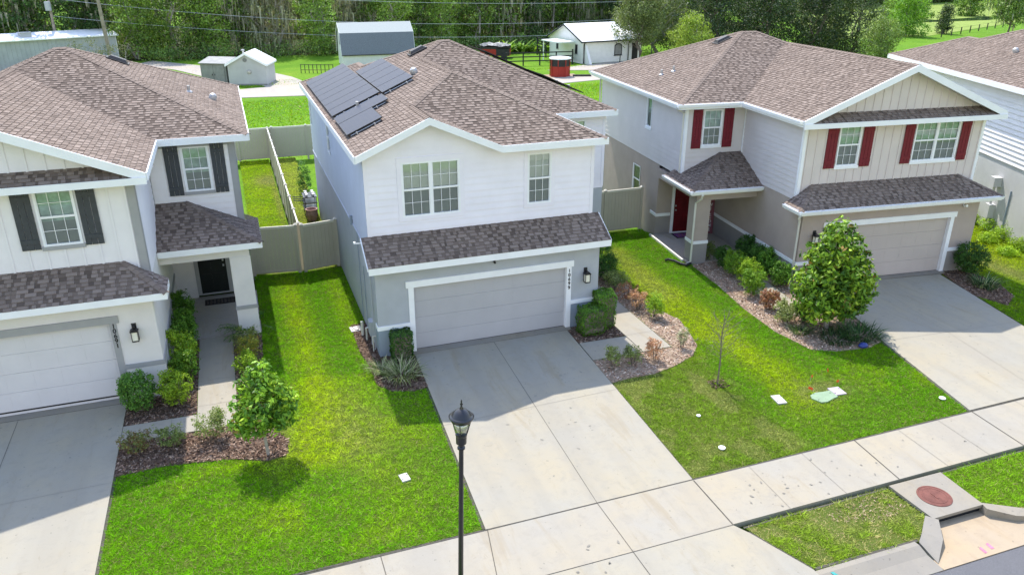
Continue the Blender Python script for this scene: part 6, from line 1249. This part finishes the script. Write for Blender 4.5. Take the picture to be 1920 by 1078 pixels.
pole((-22.3, 85, 0), (-22.15, 85, 7.2), .17, 'grey utility pole with a transformer behind the left house', True); pole((-16.1, 78, 0), (-16.35, 78, 9.5), .20, 'thick leaning wooden utility pole in front of the metal building')
def wire(a_, b_, sag, label, r_=.015):
    m = MB(); m.tube([(a_[0]+(b_[0]-a_[0])*t, a_[1]+(b_[1]-a_[1])*t, a_[2]+(b_[2]-a_[2])*t-sag*4*t*(1-t)) for t in np.linspace(0, 1, 25)], r_, 4); tag(m.build('power_line', 'galvanised'), label, 'cable')
wire((-22.1, 85, 6.9), (60, 74, 4.6), 2.2, 'upper pale power line crossing before the woods'); wire((-22.1, 85, 5.0), (60, 74, 2.9), 2.0, 'lower pale power line crossing before the woods'); wire((-16.3, 78, 8.6), (60, 76, 6.3), 1.4, 'topmost power line crossing before the woods')
m = MB(); m.box((-.5, 0, .0), (.5, .9, .0)); 

# ---- trees -------------------------------------------------------------------------
WG = [(.018, .045, .010), (.045, .095, .018), (.085, .155, .026), (.14, .22, .045), (.20, .28, .07)]
WD = [(.012, .030, .010), (.028, .062, .018), (.055, .105, .028), (.10, .16, .05)]
WP = [(.05, .10, .02), (.10, .18, .03), (.17, .27, .05), (.25, .34, .09)]
WO = [(.05, .065, .03), (.09, .11, .05), (.15, .165, .09), (.22, .23, .15)]
def tree(name, loc, h, r, pal, seed, label, cat='tree', group=None, ncl=420, leaf=.24, per=17, rc=.62, low=.10, trunk=.16, multi=1, moss=0, tbl=None, bark='bark_pale', z=-.2, flat=.8, top=1.0):
    rs = np.random.RandomState(seed); root = empty(name, (*loc, z), 0, label, cat, group); bl = []
    for i in range(13):
        t = (i+.5)/13; an = i*2.4+rs.rand(); rr = r*(.62*(math.sin(math.pi*min(1, t*.9+.12))**.6)); k_ = r*rs.uniform(.36, .55)
        bl.append((math.cos(an)*rr*rs.uniform(.5, 1), math.sin(an)*rr*rs.uniform(.5, 1), h*(low+(1-low)*t*.92*top), k_, k_, k_*rs.uniform(.6, .9)))
    L, D, T, Rr = clumps(rs, bl, ncl, rc, per, .4, flat, .2); v = leaf_quads(rs, L, D, leaf, .62, .7); c = pal_mix(rs, T, pal, .4, 1.45)
    if moss:
        n = moss; src = L[rs.randint(0, len(L), n)]; src[:, 2] = np.minimum(src[:, 2], h*.75); ln = rs.uniform(.6, 1.8, n); w2 = rs.uniform(.05, .16, n); an = rs.rand(n)*6.28; wv = np.stack([np.cos(an)*w2, np.sin(an)*w2, 0*w2], 1)
        mv = np.stack([src-wv, src+wv, src+wv*.3-np.stack([0*ln, 0*ln, ln], 1), src-wv*.3-np.stack([0*ln, 0*ln, ln], 1)], 1).reshape(-1, 3); mc = np.array([.24, .24, .19])*(.6+.7*rs.rand(n))[:, None]; v = np.concatenate([v, mv]); c = np.concatenate([c, mc])
    if tbl is not None: s_ = rs.rand(len(c)) < tbl[1]; c[s_] = np.array(tbl[0])*(.7+.6*rs.rand(s_.sum()))[:, None]
    fast_mesh('crown', v, 4, c, 'leaf', root); m = MB()
    for i in range(multi):
        ox, oy = (0, 0) if i == 0 else (rs.normal()*.6, rs.normal()*.6); branchy(m, rs, (ox, oy, -.3), (ox*2+rs.normal()*.5, oy*2+rs.normal()*.5, h*.9), trunk, r*.85, 14, 6, 7, .4, .2, .12)
    m.build('trunk', bark, root); return root
protos = [dict(h=10.5, r=3.6, pal=WG, low=.06, multi=2), dict(h=11.5, r=3.2, pal=WD, low=.10, trunk=.18, moss=260), dict(h=9.5, r=3.4, pal=WP, low=.05, multi=2, leaf=.22), dict(h=12, r=3.8, pal=WG, low=.16, moss=420, multi=2, bark='bark_pale', ncl=330), dict(h=10, r=3.3, pal=WO, low=.08, moss=500, multi=3, ncl=300, bark='bark_pale'), dict(h=8.5, r=3.0, pal=WD, low=.04)]
kinds = ['mid green bushy tree', 'dark evergreen tree', 'light green leafy tree', 'mossy broad tree', 'greyish tree hung with pale moss', 'low dark bushy tree']
rs = np.random.RandomState(42); made = {}
spots = []
for row, (y, x0, x1, st) in enumerate(((85.5, -40, 62, 4.1), (91, -42, 66, 4.9), (98, -46, 72, 6.5))):
    x = x0
    while x < x1:
        spots.append((x+rs.normal()*.7, y+rs.normal()*1.0+(max(0, x-34)*.25 if row == 0 else 0)+(3.5 if x < -14 and row == 0 else 0), row)); x += st*rs.uniform(.8, 1.2)
cnt = {}
def ordn(n):
    o = 'zeroth first second third fourth fifth sixth seventh eighth ninth tenth eleventh twelfth thirteenth fourteenth fifteenth sixteenth seventeenth eighteenth nineteenth'.split()
    if n < 20: return o[n]
    t = {2: 'twent', 3: 'thirt'}[n//10]; return t+'ieth' if n % 10 == 0 else t+'y-'+o[n % 10]
for i, (x, y, row) in enumerate(spots):
    kd = rs.choice([0, 1, 2, 3, 4, 5], p=[.25, .17, .2, .16, .14, .08]) if row == 0 else rs.choice([0, 1, 2, 3, 4], p=[.3, .3, .15, .15, .1])
    cnt[row] = cnt.get(row, 0)+1; lbl = '%s, %s from left in the %s rank of woods' % (kinds[kd], ordn(cnt[row]), ['front', 'second', 'rear'][row])
    if kd not in made:
        t_ = tree('woodland_tree', (x, y), seed=200+int(kd), label=lbl, group='woodland trees behind the field', **protos[kd]); made[kd] = t_
    else:
        t_ = copy_tree(made[kd]); t_.location = (x, y, -.2); t_['label'] = lbl
    t_.rotation_euler = (0, 0, rs.rand()*6.28); s_ = rs.uniform(.85, 1.15)*(1+.06*row); t_.scale = (s_, s_, s_*rs.uniform(.9, 1.1))
# undergrowth and leaf litter at the woods' edge
n = 900; cx_ = rs.uniform(-42, 48, n); cy_ = 82.3+np.abs(rs.normal(size=n))*2.5+np.maximum(0, cx_-34)*.25+3.5*(cx_ < -14); C = np.stack([cx_, cy_, rs.uniform(-.1, 1.3, n)], 1); L = (C[:, None]+rs.normal(size=(n, 26, 3))*[.5, .5, .38]).reshape(-1, 3); T = np.repeat(rs.rand(n), 26)
fast_mesh('undergrowth', leaf_quads(rs, L, np.tile([0, -.4, .7], (len(L), 1)), .22, .6), 4, pal_mix(rs, T, WD[1:]+WG[2:4]), 'leaf'); tag(bpy.data.objects['undergrowth'], 'tangled undergrowth along the foot of the woods', 'undergrowth', None, 'stuff')
slab('forest_floor', [(-60, 84.8), (36, 84.2), (66, 92), (90, 100), (90, 135), (-60, 135)], -.17, 'forest_floor', -.4)
# big-leaved plants (banana-like patch): individuals
BG = [(.06, .16, .012), (.11, .25, .02), (.18, .34, .03), (.26, .42, .06)]; bproto = None
rs2 = np.random.RandomState(9)
for i in range(26):
    x, y = 28.3+7.6*(i/25), 77.2+rs2.uniform(-.6, 1.9); lb = 'bright green big-leaved plant, %s from left in the patch beside the red cart' % ordn(i+1)
    if bproto is None: bproto = strap((x, y), 15, 2.0, .42, BG, 300, lb, .25, .85, 'big_leaved_plant', 'plant', 'big-leaved plants beside the red cart')
    else:
        c = copy_tree(bproto); c.location = (x, y, -.2); c.rotation_euler = (0, 0, rs2.rand()*6.28); s_ = rs2.uniform(.75, 1.25); c.scale = (s_, s_, s_); c['label'] = lb
# big oaks and single trees on the right
OK = [(.035, .055, .02), (.075, .105, .035), (.13, .165, .06), (.20, .235, .11)]; DK = [(.010, .022, .010), (.022, .042, .017), (.045, .075, .028), (.085, .12, .05)]
tree('live_oak', (41.6, 63.6), 8.4, 3.9, OK, 401, 'grey-green spreading oak whose branches hang over the cottage roof', ncl=900, leaf=.2, rc=.6, low=.36, trunk=.24, bark='bark')
tree('live_oak', (48.5, 71), 9.5, 4.6, OK, 402, 'grey-green oak second from the cottage', ncl=800, leaf=.22, rc=.7, low=.15, trunk=.3)
tree('yellow_green_tree', (47.6, 62.2), 5.3, 3.0, [(.08, .13, .02), (.15, .22, .03), (.23, .31, .05), (.32, .38, .09)], 403, 'light yellow-green round tree in front of the dark oaks', ncl=520, leaf=.18, low=.12)
for i, (x, y, h, r_, lb) in enumerate(((54.5, 67.5, 10, 4.6, 'dark oak just right of the yellow-green tree'), (60, 65.5, 10.5, 4.6, 'dark oak behind the peak of the beige roof'), (65.5, 63, 10.5, 4.6, 'dark oak above the right slope of the beige roof'), (70.5, 61.5, 10, 4.4, 'rightmost large dark oak beside the open field'), (57, 75, 11, 5, 'dark oak in the second rank left of the field'), (65, 73, 11, 5, 'dark oak in the second rank, farther right'), (73, 70, 10.5, 4.6, 'dark oak in the second rank at the edge of the field'))):
    tree('dark_oak', (x, y), h, r_, DK if i != 3 else DK[1:]+OK[2:3], 410+i, lb, ncl=700, leaf=.24, rc=.75, low=.03, trunk=.3, tbl=((.25, .28, .2), .05), bark='bark')
tree('round_tree', (68.6, 54.6), 4.9, 2.9, [(.04, .08, .02), (.09, .14, .03), (.15, .21, .06), (.24, .29, .12)], 420, 'round pale green tree behind the gap between the beige and grey roofs', ncl=560, leaf=.17, low=.08)
tree('field_tree', (97.5, 79.5), 6.6, 3.6, [(.04, .10, .015), (.08, .17, .02), (.14, .26, .03), (.20, .33, .05)], 421, 'bright green conical tree at the near edge of the field', ncl=520, leaf=.24, low=.03)
tree('field_tree', (106.5, 80.8), 4.6, 1.5, DK[1:]+[(.08, .13, .04)], 422, 'narrow dark tree at the near edge of the field', ncl=220, leaf=.22, low=.05)
tree('field_tree', (112.8, 74.5), 8.3, 3.9, [(.03, .06, .02), (.07, .12, .03), (.13, .19, .05), (.20, .26, .09)], 423, 'tree with drooping branches and a bare trunk at the right edge of the field', ncl=560, leaf=.26, low=.33, moss=160, bark='bark')
for i, (x, y, h, r_, pl_, lb) in enumerate(((119, 104, 5, 3.2, WP, 'pale round tree beyond the field, leftmost'), (128, 108, 4.5, 3.4, WG, 'tree beyond the field behind the conical tree'), (147, 112, 5.0, 4.2, WG, 'green tree far across the field'), (163, 116, 5.0, 4.5, WP, 'pale tree far across the field'), (152, 101, 2.6, 2.0, DK, 'low dark bush in the middle of the field'), (176, 118, 5, 4.4, WG, 'tree far across the field above the grey roof'), (110, 96, 2.4, 2.0, WP, 'small bush at the left side of the field'))):
    tree('field_tree', (x, y), h, r_, pl_, 430+i, lb, ncl=260, leaf=.34, rc=.7, low=.06)
# fence posts, field bands, far wood
rail('wire_fence', [(101, 76), (128, 88)], 1.1, 2, 'dark_wood', 'thin dark wire fence with posts along the edge of the field', None, 4.2, .01, .012, .06)
slab('meadow', [(84, 79), (101.5, 78.6), (128.5, 90.3), (190, 118), (240, 150), (150, 160), (100, 112)], -.16, 'pale_field', -.4); slab('pond', [(117, 101), (140, 101.5), (160, 108), (164, 112), (150, 109.5), (130, 105)], -.14, 'pond', -.4)
bp = None
for i in range(34):
    an = i/33; x = 92+150*an+rs.normal()*3; y = 127+42*math.sin(an*1.8)+rs.normal()*4
    if bp is None: bp = tree('far_tree', (x, y), 11, 6, DK[1:]+WD[2:], 450, 'dark distant tree, leftmost of the belt beyond the field', group='distant tree belt beyond the field', ncl=420, leaf=.5, rc=1.3, low=.03, trunk=.3)
    else: c = copy_tree(bp); c.location = (x, y, -.2); c.rotation_euler = (0, 0, rs.rand()*6.28); s_ = rs.uniform(.85, 1.3); c.scale = (s_, s_, s_); c['label'] = 'dark distant tree, %s from the left in the belt beyond the field' % ordn(i+1)
# thin shrub in front of the metal building
for i, (x, y, h) in enumerate(((-19.5, 77, 2.6), (-17.6, 76.4, 3.0), (-15.8, 75.8, 2.4))): tree('scrub_tree', (x, y), h+.6, 1.5, WO, 460+i, ['leftmost thin scrubby tree before the metal building', 'middle thin scrubby tree before the metal building', 'rightmost thin scrubby tree before the metal building'][i], ncl=60, leaf=.13, rc=.3, per=10, trunk=.04, low=.3, multi=3)
